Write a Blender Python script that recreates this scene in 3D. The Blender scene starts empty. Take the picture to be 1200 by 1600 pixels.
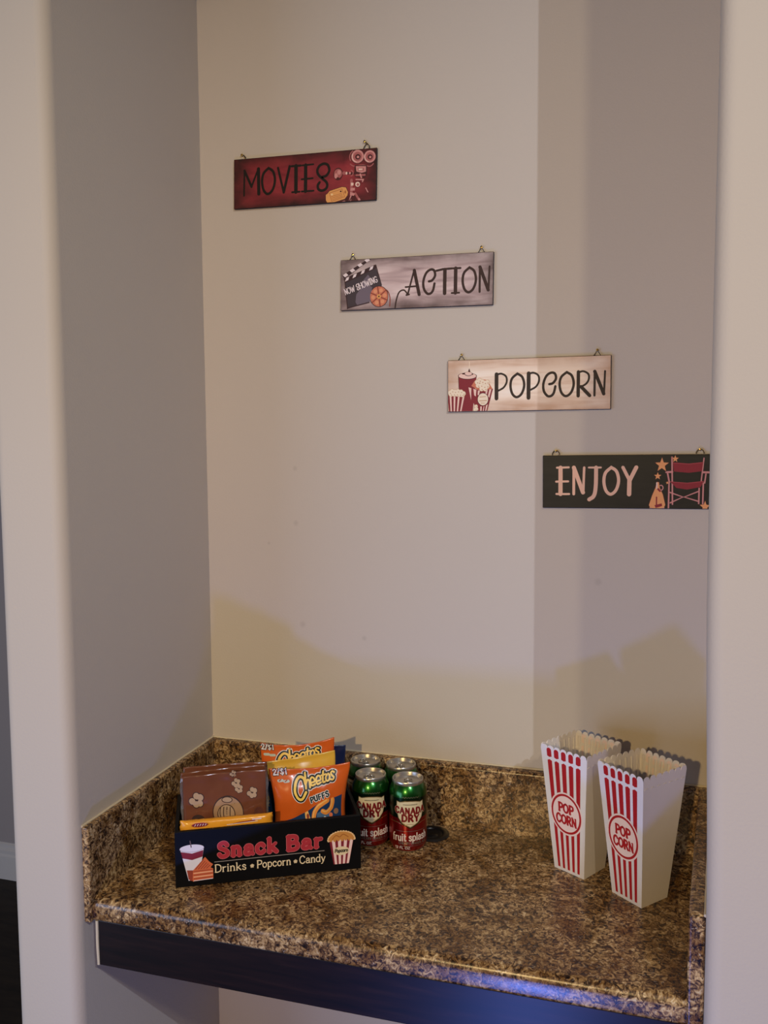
import bpy, bmesh, math, random
from mathutils import Vector, Matrix, noise
random.seed(7)
S = 0.001            # every length below is in millimetres; the counter top is z = 0
PI = math.pi
C = bpy.context.scene.collection

# ------------------------------------------------------------------ camera, world, lights, exposure
sc = bpy.context.scene
sc.view_settings.view_transform = 'Standard'
sc.view_settings.look = 'None'
sc.view_settings.gamma = 1
sc.view_settings.use_curve_mapping = False
sc.view_settings.exposure = -0.1

yaw, pitch, roll = 0.2916, 0.0787, -0.0063
fwd = Vector((-math.sin(yaw) * math.cos(pitch), math.cos(yaw) * math.cos(pitch), -math.sin(pitch)))
rt = Vector((math.cos(yaw), math.sin(yaw), 0)); upv = rt.cross(fwd)
r2 = rt * math.cos(roll) + upv * math.sin(roll); u2 = -rt * math.sin(roll) + upv * math.cos(roll)
cam = bpy.data.cameras.new('camera'); cam.sensor_fit = 'VERTICAL'; cam.sensor_height = 36
cam.lens = 1337.63 / 1600 * 36; cam.clip_start = 0.02
co = bpy.data.objects.new('camera', cam); C.objects.link(co)
m = Matrix((r2, u2, -fwd)).transposed().to_4x4(); m.translation = Vector((806.6, -1494.4, 691.7)) * S
co.matrix_world = m; sc.camera = co

w = bpy.data.worlds.new('world'); sc.world = w; w.use_nodes = True
w.node_tree.nodes['Background'].inputs[0].default_value = (0.75, 0.85, 1.0, 1)
w.node_tree.nodes['Background'].inputs[1].default_value = 0.025

def lamp(name, kind, loc, power, color, radius=0.05, target=None, **kw):
    l = bpy.data.lights.new(name, kind); l.energy = power; l.color = color
    if kind == 'AREA':
        l.shape = 'RECTANGLE'; l.size, l.size_y = kw.pop('size')
    else:
        l.shadow_soft_size = radius
    for k, v in kw.items(): setattr(l, k, v)
    o = bpy.data.objects.new(name, l); C.objects.link(o); o.location = Vector(loc) * S
    if target is not None:
        o.rotation_euler = (Vector(target) - Vector(loc)).to_track_quat('-Z', 'Y').to_euler()
    return o
# two room lamps to the right: the right-hand pier throws their upright shadow edges on the back wall
lamp('lamp_side', 'SPOT', (2060, -2410, 2050), 112, (0.74, 0.82, 0.98), 0.008, target=(420, -100, 150), spot_size=math.radians(72), spot_blend=1.0)
lamp('lamp_side_soft', 'SPOT', (1850, -2780, 2300), 66, (1.0, 0.84, 0.58), 0.06, target=(500, -100, 100), spot_size=math.radians(66), spot_blend=1.0)
# a lamp across the room, a little left of the camera and above eye level
lamp('lamp_front', 'SPOT', (340, -3000, 1130), 138, (1.0, 0.70, 0.30), 0.035, target=(420, 0, 300), spot_size=math.radians(76), spot_blend=1.0)
# broad bluish light added from across the room to the left, source unseen
lamp('left_blue_light', 'AREA', (-1600, -2600, 0), 40, (0.50, 0.66, 1.0), size=(1.8, 1.4), target=(500, 0, 500))
# bluish glow from a screen low down by the floor: the counter edge throws its soft shadow along the foot of the back wall
lamp('screen_glow', 'SPOT', (540, -1620, -850), 37, (0.15, 0.26, 1.0), 0.06, target=(600, -414, 60), spot_size=math.radians(84), spot_blend=1.0)

# ------------------------------------------------------------------ helpers
def lin(c):
    return tuple(((x / 255) / 12.92 if x <= 10 else (((x / 255) + 0.055) / 1.055) ** 2.4) for x in c)
MATS = {}
def mat(name, rgb, rough=0.6, metal=0.0, var=0.06, vscale=60, bump=0.0, bscale=200, coat=0.0, spec=0.32, trans=0.0):
    """principled material with a little procedural colour variation and bump"""
    if name in MATS: return MATS[name]
    m = bpy.data.materials.new(name); m.use_nodes = True; nt = m.node_tree; N = nt.nodes; L = nt.links
    b = N['Principled BSDF']; c = lin(rgb)
    b.inputs['Roughness'].default_value = rough; b.inputs['Metallic'].default_value = metal
    b.inputs['Coat Weight'].default_value = coat; b.inputs['Coat Roughness'].default_value = 0.12
    b.inputs['Specular IOR Level'].default_value = spec
    tc = N.new('ShaderNodeTexCoord')
    nz = N.new('ShaderNodeTexNoise'); nz.inputs['Scale'].default_value = vscale; nz.inputs['Detail'].default_value = 4
    L.new(tc.outputs['Object'], nz.inputs['Vector'])
    mx = N.new('ShaderNodeMix'); mx.data_type = 'RGBA'
    mx.inputs[6].default_value = (*[x * (1 - var) for x in c], 1); mx.inputs[7].default_value = (*[min(1, x * (1 + var)) for x in c], 1)
    L.new(nz.outputs['Fac'], mx.inputs[0]); L.new(mx.outputs[2], b.inputs['Base Color'])
    if bump > 0:
        n2 = N.new('ShaderNodeTexNoise'); n2.inputs['Scale'].default_value = bscale; n2.inputs['Detail'].default_value = 3
        L.new(tc.outputs['Object'], n2.inputs['Vector'])
        bp = N.new('ShaderNodeBump'); bp.inputs['Strength'].default_value = bump; bp.inputs['Distance'].default_value = 0.001
        L.new(n2.outputs['Fac'], bp.inputs['Height']); L.new(bp.outputs['Normal'], b.inputs['Normal'])
    MATS[name] = m
    return m

def ramp(N, stops, interp='LINEAR'):
    r = N.new('ShaderNodeValToRGB'); cr = r.color_ramp; cr.interpolation = interp
    while len(cr.elements) < len(stops): cr.elements.new(0.5)
    for e, (p, c) in zip(cr.elements, stops): e.position = p; e.color = (*lin(c), 1)
    return r

def wall_mat(name, rgb, scuffs=()):
    m = mat(name, rgb, rough=0.72, var=0.025, vscale=3, bump=0.25, bscale=260, spec=0.3)
    if scuffs:
        nt = m.node_tree; N = nt.nodes; L = nt.links; b = N['Principled BSDF']
        geo = N.new('ShaderNodeNewGeometry'); src = b.inputs['Base Color'].links[0].from_socket
        for (x, z, r) in scuffs:          # small grey scuff marks on the paint
            d = N.new('ShaderNodeVectorMath'); d.operation = 'DISTANCE'; d.inputs[1].default_value = (x * S, 0, z * S)
            L.new(geo.outputs['Position'], d.inputs[0])
            mr = N.new('ShaderNodeMapRange'); mr.inputs[1].default_value = r * S * 0.3; mr.inputs[2].default_value = r * S
            mr.inputs[3].default_value = 0.16; mr.inputs[4].default_value = 0
            L.new(d.outputs['Value'], mr.inputs[0])
            x2 = N.new('ShaderNodeMix'); x2.data_type = 'RGBA'; x2.inputs[7].default_value = (*lin((110, 100, 96)), 1)
            L.new(mr.outputs[0], x2.inputs[0]); L.new(src, x2.inputs[6]); src = x2.outputs[2]
        L.new(src, b.inputs['Base Color'])
    return m

def laminate(name):
    """mottled brown granite-look laminate"""
    m = bpy.data.materials.new(name); m.use_nodes = True; nt = m.node_tree; N = nt.nodes; L = nt.links; b = N['Principled BSDF']
    tc = N.new('ShaderNodeTexCoord')
    def nz(scale, detail, dist, rough=0.6):
        n = N.new('ShaderNodeTexNoise'); n.inputs['Scale'].default_value = scale; n.inputs['Detail'].default_value = detail
        n.inputs['Distortion'].default_value = dist; n.inputs['Roughness'].default_value = rough
        L.new(tc.outputs['Object'], n.inputs['Vector']); return n
    a = nz(125, 5, 1.3, 0.62)
    r1 = ramp(N, [(0.34, (32, 22, 17)), (0.42, (80, 58, 41)), (0.50, (144, 112, 76)), (0.58, (192, 159, 110)), (0.69, (226, 206, 168))])
    L.new(a.outputs['Fac'], r1.inputs[0])
    c = nz(20, 4, 0.8)
    r2_ = ramp(N, [(0.42, (0, 0, 0)), (0.60, (255, 255, 255))])
    L.new(c.outputs['Fac'], r2_.inputs[0])
    mx = N.new('ShaderNodeMix'); mx.data_type = 'RGBA'; mx.blend_type = 'MULTIPLY'; mx.inputs[7].default_value = (*lin((176, 156, 128)), 1)
    L.new(r2_.outputs[0], mx.inputs[0]); L.new(r1.outputs[0], mx.inputs[6])
    d = nz(210, 3, 2.2)
    r3 = ramp(N, [(0.33, (255, 255, 255)), (0.40, (0, 0, 0))])
    L.new(d.outputs['Fac'], r3.inputs[0])
    m2 = N.new('ShaderNodeMix'); m2.data_type = 'RGBA'; m2.inputs[7].default_value = (*lin((24, 17, 15)), 1)
    L.new(r3.outputs[0], m2.inputs[0]); L.new(mx.outputs[2], m2.inputs[6])
    e = nz(170, 3, 1.5)
    r4 = ramp(N, [(0.63, (0, 0, 0)), (0.70, (200, 200, 200))])
    L.new(e.outputs['Fac'], r4.inputs[0])
    m3 = N.new('ShaderNodeMix'); m3.data_type = 'RGBA'; m3.inputs[7].default_value = (*lin((205, 190, 172)), 1)
    L.new(r4.outputs[0], m3.inputs[0]); L.new(m2.outputs[2], m3.inputs[6])
    L.new(m3.outputs[2], b.inputs['Base Color'])
    b.inputs['Roughness'].default_value = 0.27
    bp = N.new('ShaderNodeBump'); bp.inputs['Strength'].default_value = 0.12; bp.inputs['Distance'].default_value = 0.0006
    L.new(d.outputs['Fac'], bp.inputs['Height']); L.new(bp.outputs['Normal'], b.inputs['Normal'])
    return m

def wood(name, stops, scale=(3, 40, 40), rough=0.35, coat=0.0, vignette=None):
    """streaky wood / printed wood: noise stretched along x; vignette = (half_w, half_h, colour) of a printed dark border"""
    m = bpy.data.materials.new(name); m.use_nodes = True; nt = m.node_tree; N = nt.nodes; L = nt.links; b = N['Principled BSDF']
    tc = N.new('ShaderNodeTexCoord'); mp = N.new('ShaderNodeMapping'); mp.inputs['Scale'].default_value = scale
    L.new(tc.outputs['Object'], mp.inputs[0])
    n = N.new('ShaderNodeTexNoise'); n.inputs['Scale'].default_value = 3; n.inputs['Detail'].default_value = 6; n.inputs['Distortion'].default_value = 0.6
    L.new(mp.outputs[0], n.inputs['Vector'])
    r = ramp(N, stops); L.new(n.outputs['Fac'], r.inputs[0]); src = r.outputs[0]
    if vignette:
        hw, hh, col, amt = vignette
        sx = N.new('ShaderNodeSeparateXYZ'); L.new(tc.outputs['Object'], sx.inputs[0])
        def edge(sock, h, soft):
            ab = N.new('ShaderNodeMath'); ab.operation = 'ABSOLUTE'; L.new(sock, ab.inputs[0])
            mr = N.new('ShaderNodeMapRange'); mr.inputs[1].default_value = (h - soft) * S; mr.inputs[2].default_value = h * S
            L.new(ab.outputs[0], mr.inputs[0]); return mr.outputs[0]
        mxm = N.new('ShaderNodeMath'); mxm.operation = 'MAXIMUM'
        L.new(edge(sx.outputs[0], hw, 46), mxm.inputs[0]); L.new(edge(sx.outputs[2], hh, 24), mxm.inputs[1])
        n3 = N.new('ShaderNodeTexNoise'); n3.inputs['Scale'].default_value = 22; n3.inputs['Detail'].default_value = 4
        L.new(tc.outputs['Object'], n3.inputs['Vector'])
        ml = N.new('ShaderNodeMath'); ml.operation = 'MULTIPLY'; L.new(mxm.outputs[0], ml.inputs[0]); L.new(n3.outputs['Fac'], ml.inputs[1])
        ml2 = N.new('ShaderNodeMath'); ml2.operation = 'MULTIPLY'; ml2.use_clamp = True; ml2.inputs[1].default_value = amt
        L.new(ml.outputs[0], ml2.inputs[0])
        x = N.new('ShaderNodeMix'); x.data_type = 'RGBA'; x.inputs[7].default_value = (*lin(col), 1)
        L.new(ml2.outputs[0], x.inputs[0]); L.new(src, x.inputs[6]); src = x.outputs[2]
    b.inputs['Specular IOR Level'].default_value = 0.3
    L.new(src, b.inputs['Base Color']); b.inputs['Roughness'].default_value = rough; b.inputs['Coat Weight'].default_value = coat
    return m

def tag(o, label=None, cat=None, group=None, kind=None):
    if label: o['label'] = label
    if cat: o['category'] = cat
    if group: o['group'] = group
    if kind: o['kind'] = kind
    return o
def empty(name, loc, rot=(0, 0, 0)):
    o = bpy.data.objects.new(name, None); C.objects.link(o); o.location = Vector(loc) * S; o.rotation_euler = rot
    o.empty_display_size = 0.02
    return o

class MB:
    """collects shapes (mm) for one mesh"""
    def __init__(s): s.v = []; s.f = []; s.m = []
    def add(s, vs, fs, mi=0):
        k = len(s.v); s.v += [tuple(x) for x in vs]
        for f in fs: s.f.append(tuple(i + k for i in f)); s.m.append(mi)
    def box(s, a, b, mi=0):
        x0, y0, z0 = a; x1, y1, z1 = b
        s.add([(x0, y0, z0), (x1, y0, z0), (x1, y1, z0), (x0, y1, z0), (x0, y0, z1), (x1, y0, z1), (x1, y1, z1), (x0, y1, z1)],
              [(0, 3, 2, 1), (4, 5, 6, 7), (0, 1, 5, 4), (1, 2, 6, 5), (2, 3, 7, 6), (3, 0, 4, 7)], mi)
    def loft(s, rings, caps=True, closed=True, mi=0):
        n = len(rings[0]); vs = [p for r in rings for p in r]; fs = []
        for i in range(len(rings) - 1):
            for j in range(n if closed else n - 1):
                k = (j + 1) % n
                fs.append((i * n + j, i * n + k, (i + 1) * n + k, (i + 1) * n + j))
        if caps: fs.append(tuple(range(n - 1, -1, -1))); fs.append(tuple((len(rings) - 1) * n + j for j in range(n)))
        s.add(vs, fs, mi)
    def lathe(s, prof, seg=48, mats=None, c=(0, 0), mi=0):
        k = len(s.v)
        for (r, z) in prof:
            for j in range(seg):
                a = 2 * PI * j / seg; s.v.append((c[0] + r * math.cos(a), c[1] + r * math.sin(a), z))
        for i in range(len(prof) - 1):
            for j in range(seg):
                q = (j + 1) % seg
                s.f.append((k + i * seg + j, k + i * seg + q, k + (i + 1) * seg + q, k + (i + 1) * seg + j)); s.m.append(mats[i] if mats else mi)
    def tube(s, path, r, seg=8, mi=0, closed=False):
        P = [Vector(p) for p in path]; rings = []; n = len(P)
        for i, p in enumerate(P):
            d = (P[(i + 1) % n] - P[i - 1]) if closed or 0 < i < n - 1 else (P[1] - P[0] if i == 0 else P[-1] - P[-2])
            d.normalize(); a = d.orthogonal().normalized() if i == 0 else (pa - d * pa.dot(d)).normalized()
            pa = a; b = d.cross(a)
            rings.append([p + (a * math.cos(2 * PI * j / seg) + b * math.sin(2 * PI * j / seg)) * r for j in range(seg)])
        if closed: rings.append(rings[0])
        s.loft(rings, caps=not closed, mi=mi)
    def build(s, name, mats, parent=None, loc=None, rot=None, smooth=None, bevel=0, bseg=3):
        me = bpy.data.meshes.new(name); me.from_pydata([(x * S, y * S, z * S) for x, y, z in s.v], [], s.f)
        mats = mats if isinstance(mats, (list, tuple)) else [mats]
        for q in mats: me.materials.append(q)
        for p, i in zip(me.polygons, s.m): p.material_index = i
        bm = bmesh.new(); bm.from_mesh(me); bmesh.ops.recalc_face_normals(bm, faces=bm.faces); bm.to_mesh(me); bm.free()
        if smooth is not None:
            for p in me.polygons: p.use_smooth = True
            me.set_sharp_from_angle(angle=math.radians(smooth))
        o = bpy.data.objects.new(name, me); C.objects.link(o)
        if loc: o.location = Vector(loc) * S
        if rot: o.rotation_euler = rot
        if parent: o.parent = parent
        if bevel:
            bv = o.modifiers.new('bevel', 'BEVEL'); bv.width = bevel * S; bv.segments = bseg; bv.limit_method = 'ANGLE'
        return o

def arc(cx, cy, rx, ry, a0, a1, n=14):
    return [(cx + rx * math.cos(math.radians(a0 + (a1 - a0) * i / n)), cy + ry * math.sin(math.radians(a0 + (a1 - a0) * i / n))) for i in range(n + 1)]
def ell(cx, cy, rx, ry, n=32): return arc(cx, cy, rx, ry, 0, 360, n)[:-1]
def spl(*pts, n=5):
    P = [pts[0], *pts, pts[-1]]; out = []
    for i in range(1, len(P) - 2):
        a, b, c, d = P[i - 1:i + 3]
        for k in range(n):
            t = k / n
            out.append(tuple(0.5 * (2 * b[q] + (c[q] - a[q]) * t + (2 * a[q] - 5 * b[q] + 4 * c[q] - d[q]) * t * t + (3 * b[q] - a[q] - 3 * c[q] + d[q]) * t ** 3) for q in (0, 1)))
    out.append(tuple(pts[-1])); return out

class Art:
    """printed shapes in 2D (u right, v up, mm), later laid on a surface"""
    def __init__(s, T=None): s.P = []; s.setT(T or (lambda x, y: (x, y))); s.mats = []
    def setT(s, T): s.T = T; s.ws = (Vector(T(100, 0)) - Vector(T(0, 0))).length / 100   # mm per drawing unit, for pen widths
    def mi(s, m):
        if m not in s.mats: s.mats.append(m)
        return s.mats.index(m)
    def poly(s, pts, m, layer=0, raw=False):
        s.P.append(([p if raw else s.T(*p) for p in pts], s.mi(m), layer, False))
    def stroke(s, pts, width, m, layer=0, raw=False, round=True, closed=False):
        P = [Vector(p if raw else s.T(*p)) for p in pts]
        P = [p for i, p in enumerate(P) if i == 0 or (p - P[i - 1]).length > 1e-5]; n = len(P)
        if n < 2: return
        if n > 6 and not closed and (P[0] - P[-1]).length < 1e-3: P.pop(); n -= 1; closed = True
        if not raw: width = tuple(q * s.ws for q in width) if isinstance(width, tuple) else width * s.ws
        Ls, Rs = [], []
        for i in range(n):
            if closed: d0 = P[i] - P[i - 1]; d1 = P[(i + 1) % n] - P[i]
            else: d0 = P[i] - P[i - 1] if i else P[1] - P[0]; d1 = P[i + 1] - P[i] if i < n - 1 else P[-1] - P[-2]
            d0 = d0.normalized(); d1 = d1.normalized(); t = d0 + d1
            t = t.normalized() if t.length > 1e-4 else d1
            nn = Vector((-t.y, t.x)); k = 1 / max(0.55, nn.dot(Vector((-d1.y, d1.x))))
            w = width[0] + (width[1] - width[0]) * i / (n - 1) if isinstance(width, tuple) else width
            Ls.append(P[i] + nn * w / 2 * k); Rs.append(P[i] - nn * w / 2 * k)
        mi = s.mi(m)
        for i in range(n if closed else n - 1):
            j = (i + 1) % n
            s.P.append(([Ls[i], Rs[i], Rs[j], Ls[j]], mi, layer, i > 0))
        if round and not closed:
            for p, l, q in ((P[0], Ls[0], 1), (P[-1], Rs[-1], 1)):      # rounded ends
                d = l - p; s.P.append(([p + Vector((d.x * math.cos(t) - d.y * math.sin(t), d.x * math.sin(t) + d.y * math.cos(t))) for t in [PI * k / 6 for k in range(7)]], mi, layer, True))
    def text(s, font, txt, x, y, h, pen, m, layer=0, fit=None, rot=0, gap=0.16, serif=0, raw=True, wave=None, slant=0):
        G = []; ax = 0
        for ch in txt:
            if ch == ' ': ax += 0.34; continue
            adv, st = font[ch]; G.append((ax, st)); ax += adv + gap
        ax -= gap; sx = (fit / ax) if fit else h
        ca, sa = math.cos(math.radians(rot)), math.sin(math.radians(rot))
        for gx, st in G:
            for kind, pts, w in st:
                segs = [(pts, w)]
                if serif and kind == 's':
                    for e, q in ((pts[0], -1), (pts[-1], 1)):
                        L_ = serif * (0.6 if q == 1 else 1)
                        segs.append(([(e[0] - serif, e[1]), (e[0] + (serif if e is pts[0] else 0), e[1])], min(w, 0.55)))
                for pp, ww in segs:
                    out = []
                    for (px, py) in pp:
                        a, b = (gx + px + slant * py) * sx, py * h
                        if wave: b += wave(a)
                        a, b = x + a * ca - b * sa, y + a * sa + b * ca
                        out.append((a, b))
                    s.stroke(out, pen * ww, m, layer, raw=raw)
    def build(s, name, parent, fn, cut=None, base=0.25, dz=0.12, flip=False, clip=None):
        bm = bmesh.new()
        step = 0; lays = []
        for pts, mi, layer, same in s.P:      # every printed shape lies a few micrometres above the one before
            step += 0 if same else 1
            try:
                f = bm.faces.new([bm.verts.new((p[0], p[1], layer + step * .05)) for p in pts]); f.material_index = mi
            except ValueError: pass
        bmesh.ops.triangulate(bm, faces=bm.faces, ngon_method='EAR_CLIP')
        if clip:
            for axis, val, sign in clip:
                no = Vector((0, 0, 0)); no[axis] = sign; pc = Vector((0, 0, 0)); pc[axis] = val
                bmesh.ops.bisect_plane(bm, geom=bm.verts[:] + bm.edges[:] + bm.faces[:], plane_co=pc, plane_no=no, clear_outer=True)
        if cut:
            for ax in (0, 1):
                lo = min(v.co[ax] for v in bm.verts); hi = max(v.co[ax] for v in bm.verts); t = lo + cut
                while t < hi:
                    pc = Vector((0, 0, 0)); pc[ax] = t; no = Vector((0, 0, 0)); no[ax] = 1
                    bmesh.ops.bisect_plane(bm, geom=bm.verts[:] + bm.edges[:] + bm.faces[:], plane_co=pc, plane_no=no); t += cut
        e = 0.2
        for v in bm.verts:
            u, vv, l = v.co
            p = Vector(fn(u, vv)); a = Vector(fn(u + e, vv)) - Vector(fn(u - e, vv)); b = Vector(fn(u, vv + e)) - Vector(fn(u, vv - e))
            nn = a.cross(b).normalized()
            v.co = (p + nn * (base + l * dz)) * S
        bm.normal_update()
        me = bpy.data.meshes.new(name); bm.to_mesh(me); bm.free()
        for q in s.mats: me.materials.append(q)
        if cut:
            for p in me.polygons: p.use_smooth = True
        o = bpy.data.objects.new(name, me); C.objects.link(o); o.parent = parent
        return o

# ---- stroke alphabets (cap height 1); each glyph: advance, [(kind, points, weight)]; kind 's' may take serifs
def st(w, *p): return ('s', list(p), w)
def cv(w, p): return ('c', list(p), w)
SIGN = {
 'M': (.66, [cv(.7, [(0, 0), (.02, .97)]), cv(.95, [(.02, .97), (.33, .33)]), cv(.7, [(.33, .33), (.62, 1)]), cv(1.3, [(.63, 1), (.65, .03)])]),
 'O': (.56, [cv(.95, spl((.28, 1.0), (.06, .8), (0, .48), (.08, .14), (.26, 0), (.46, .15), (.56, .5), (.48, .85), (.28, 1.0)))]),
 'V': (.50, [cv(.85, [(0, .98), (.25, .02)]), cv(1.0, [(.25, .02), (.5, 1)])]),
 'I': (.30, [cv(1.4, [(.14, 0), (.14, 1)]), cv(.8, [(-.04, 1), (.34, 1)]), cv(.7, [(-.02, 0), (.3, 0)])]),
 'E': (.46, [cv(1.3, [(.12, 0), (.12, 1)]), cv(.65, [(-.02, 1), (.44, 1.01)]), cv(.65, [(-.05, .47), (.42, .48)]), cv(.65, [(-.04, 0), (.46, 0)])]),
 'S': (.52, [cv(.95, spl((.24, .5), (.4, .54), (.52, .72), (.46, .93), (.29, 1.0), (.1, .92), (.02, .74), (.09, .57), (.26, .42), (.41, .28), (.44, .14), (.36, .02), (.2, -.02), (.07, .05), (.05, .2), (.12, .3)))]),
 'A': (.52, [cv(.7, [(0, .02), (.27, 1)]), cv(1.3, [(.28, 1), (.5, 0)]), cv(.65, [(-.1, .33), (.42, .35)]), cv(.7, [(-.06, .0), (.06, .02)])]),
 'C': (.52, [cv(.95, spl((.26, .52), (.4, .56), (.52, .74), (.48, .95), (.33, 1.0), (.14, .87), (.02, .55), (.04, .24), (.18, .03), (.33, .02), (.44, .15), (.5, .42)))]),
 'T': (.46, [cv(1.4, [(.28, 0), (.28, .97)]), cv(.85, [(-.08, .94), (.2, .99), (.56, 1.0)])]),
 'N': (.44, [cv(.85, [(.02, 0), (.02, 1)]), cv(1.25, [(.02, 1), (.38, .06)]), cv(.75, [(.39, .06), (.42, 1)])]),
 'P': (.46, [cv(1.5, [(.03, -.04), (.03, 1)]), cv(.75, spl((.03, .97), (.22, 1.02), (.42, .9), (.45, .66), (.32, .42), (.05, .27)))]),
 'R': (.50, [cv(1.3, [(.03, 0), (.03, 1)]), cv(.75, spl((.03, .97), (.22, 1.02), (.42, .9), (.44, .68), (.32, .48), (.08, .36))), cv(1.3, [(.14, .38), (.48, 0)])]),
 'J': (.42, [cv(1.2, spl((.28, 1), (.27, .3), (.2, -.06), (.02, -.2))), cv(.6, [(.0, 1), (.46, 1)])]),
 'Y': (.52, [cv(1.0, [(0, 1), (.24, .54)]), cv(1.2, [(.5, 1), (.25, .5)]), cv(1.3, [(.25, .54), (.24, 0)])]),
 'W': (.7, [cv(.9, [(0, 1), (.18, 0)]), cv(.9, [(.18, 0), (.36, .8)]), cv(.9, [(.36, .8), (.5, 0)]), cv(.9, [(.5, 0), (.7, 1)])]),
 'H': (.44, [cv(1, [(0, 0), (0, 1)]), cv(1, [(.42, 0), (.42, 1)]), cv(.8, [(0, .5), (.42, .5)])]),
 'G': (.5, [cv(1, spl((.48, .85), (.3, 1), (.08, .85), (0, .5), (.1, .12), (.3, 0), (.46, .15), (.46, .45))), cv(.9, [(.25, .45), (.48, .45)])]),
}
o65 = lambda: spl((.22, .65), (.05, .52), (.0, .32), (.06, .1), (.22, 0), (.39, .1), (.44, .32), (.39, .54), (.22, .65))
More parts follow.
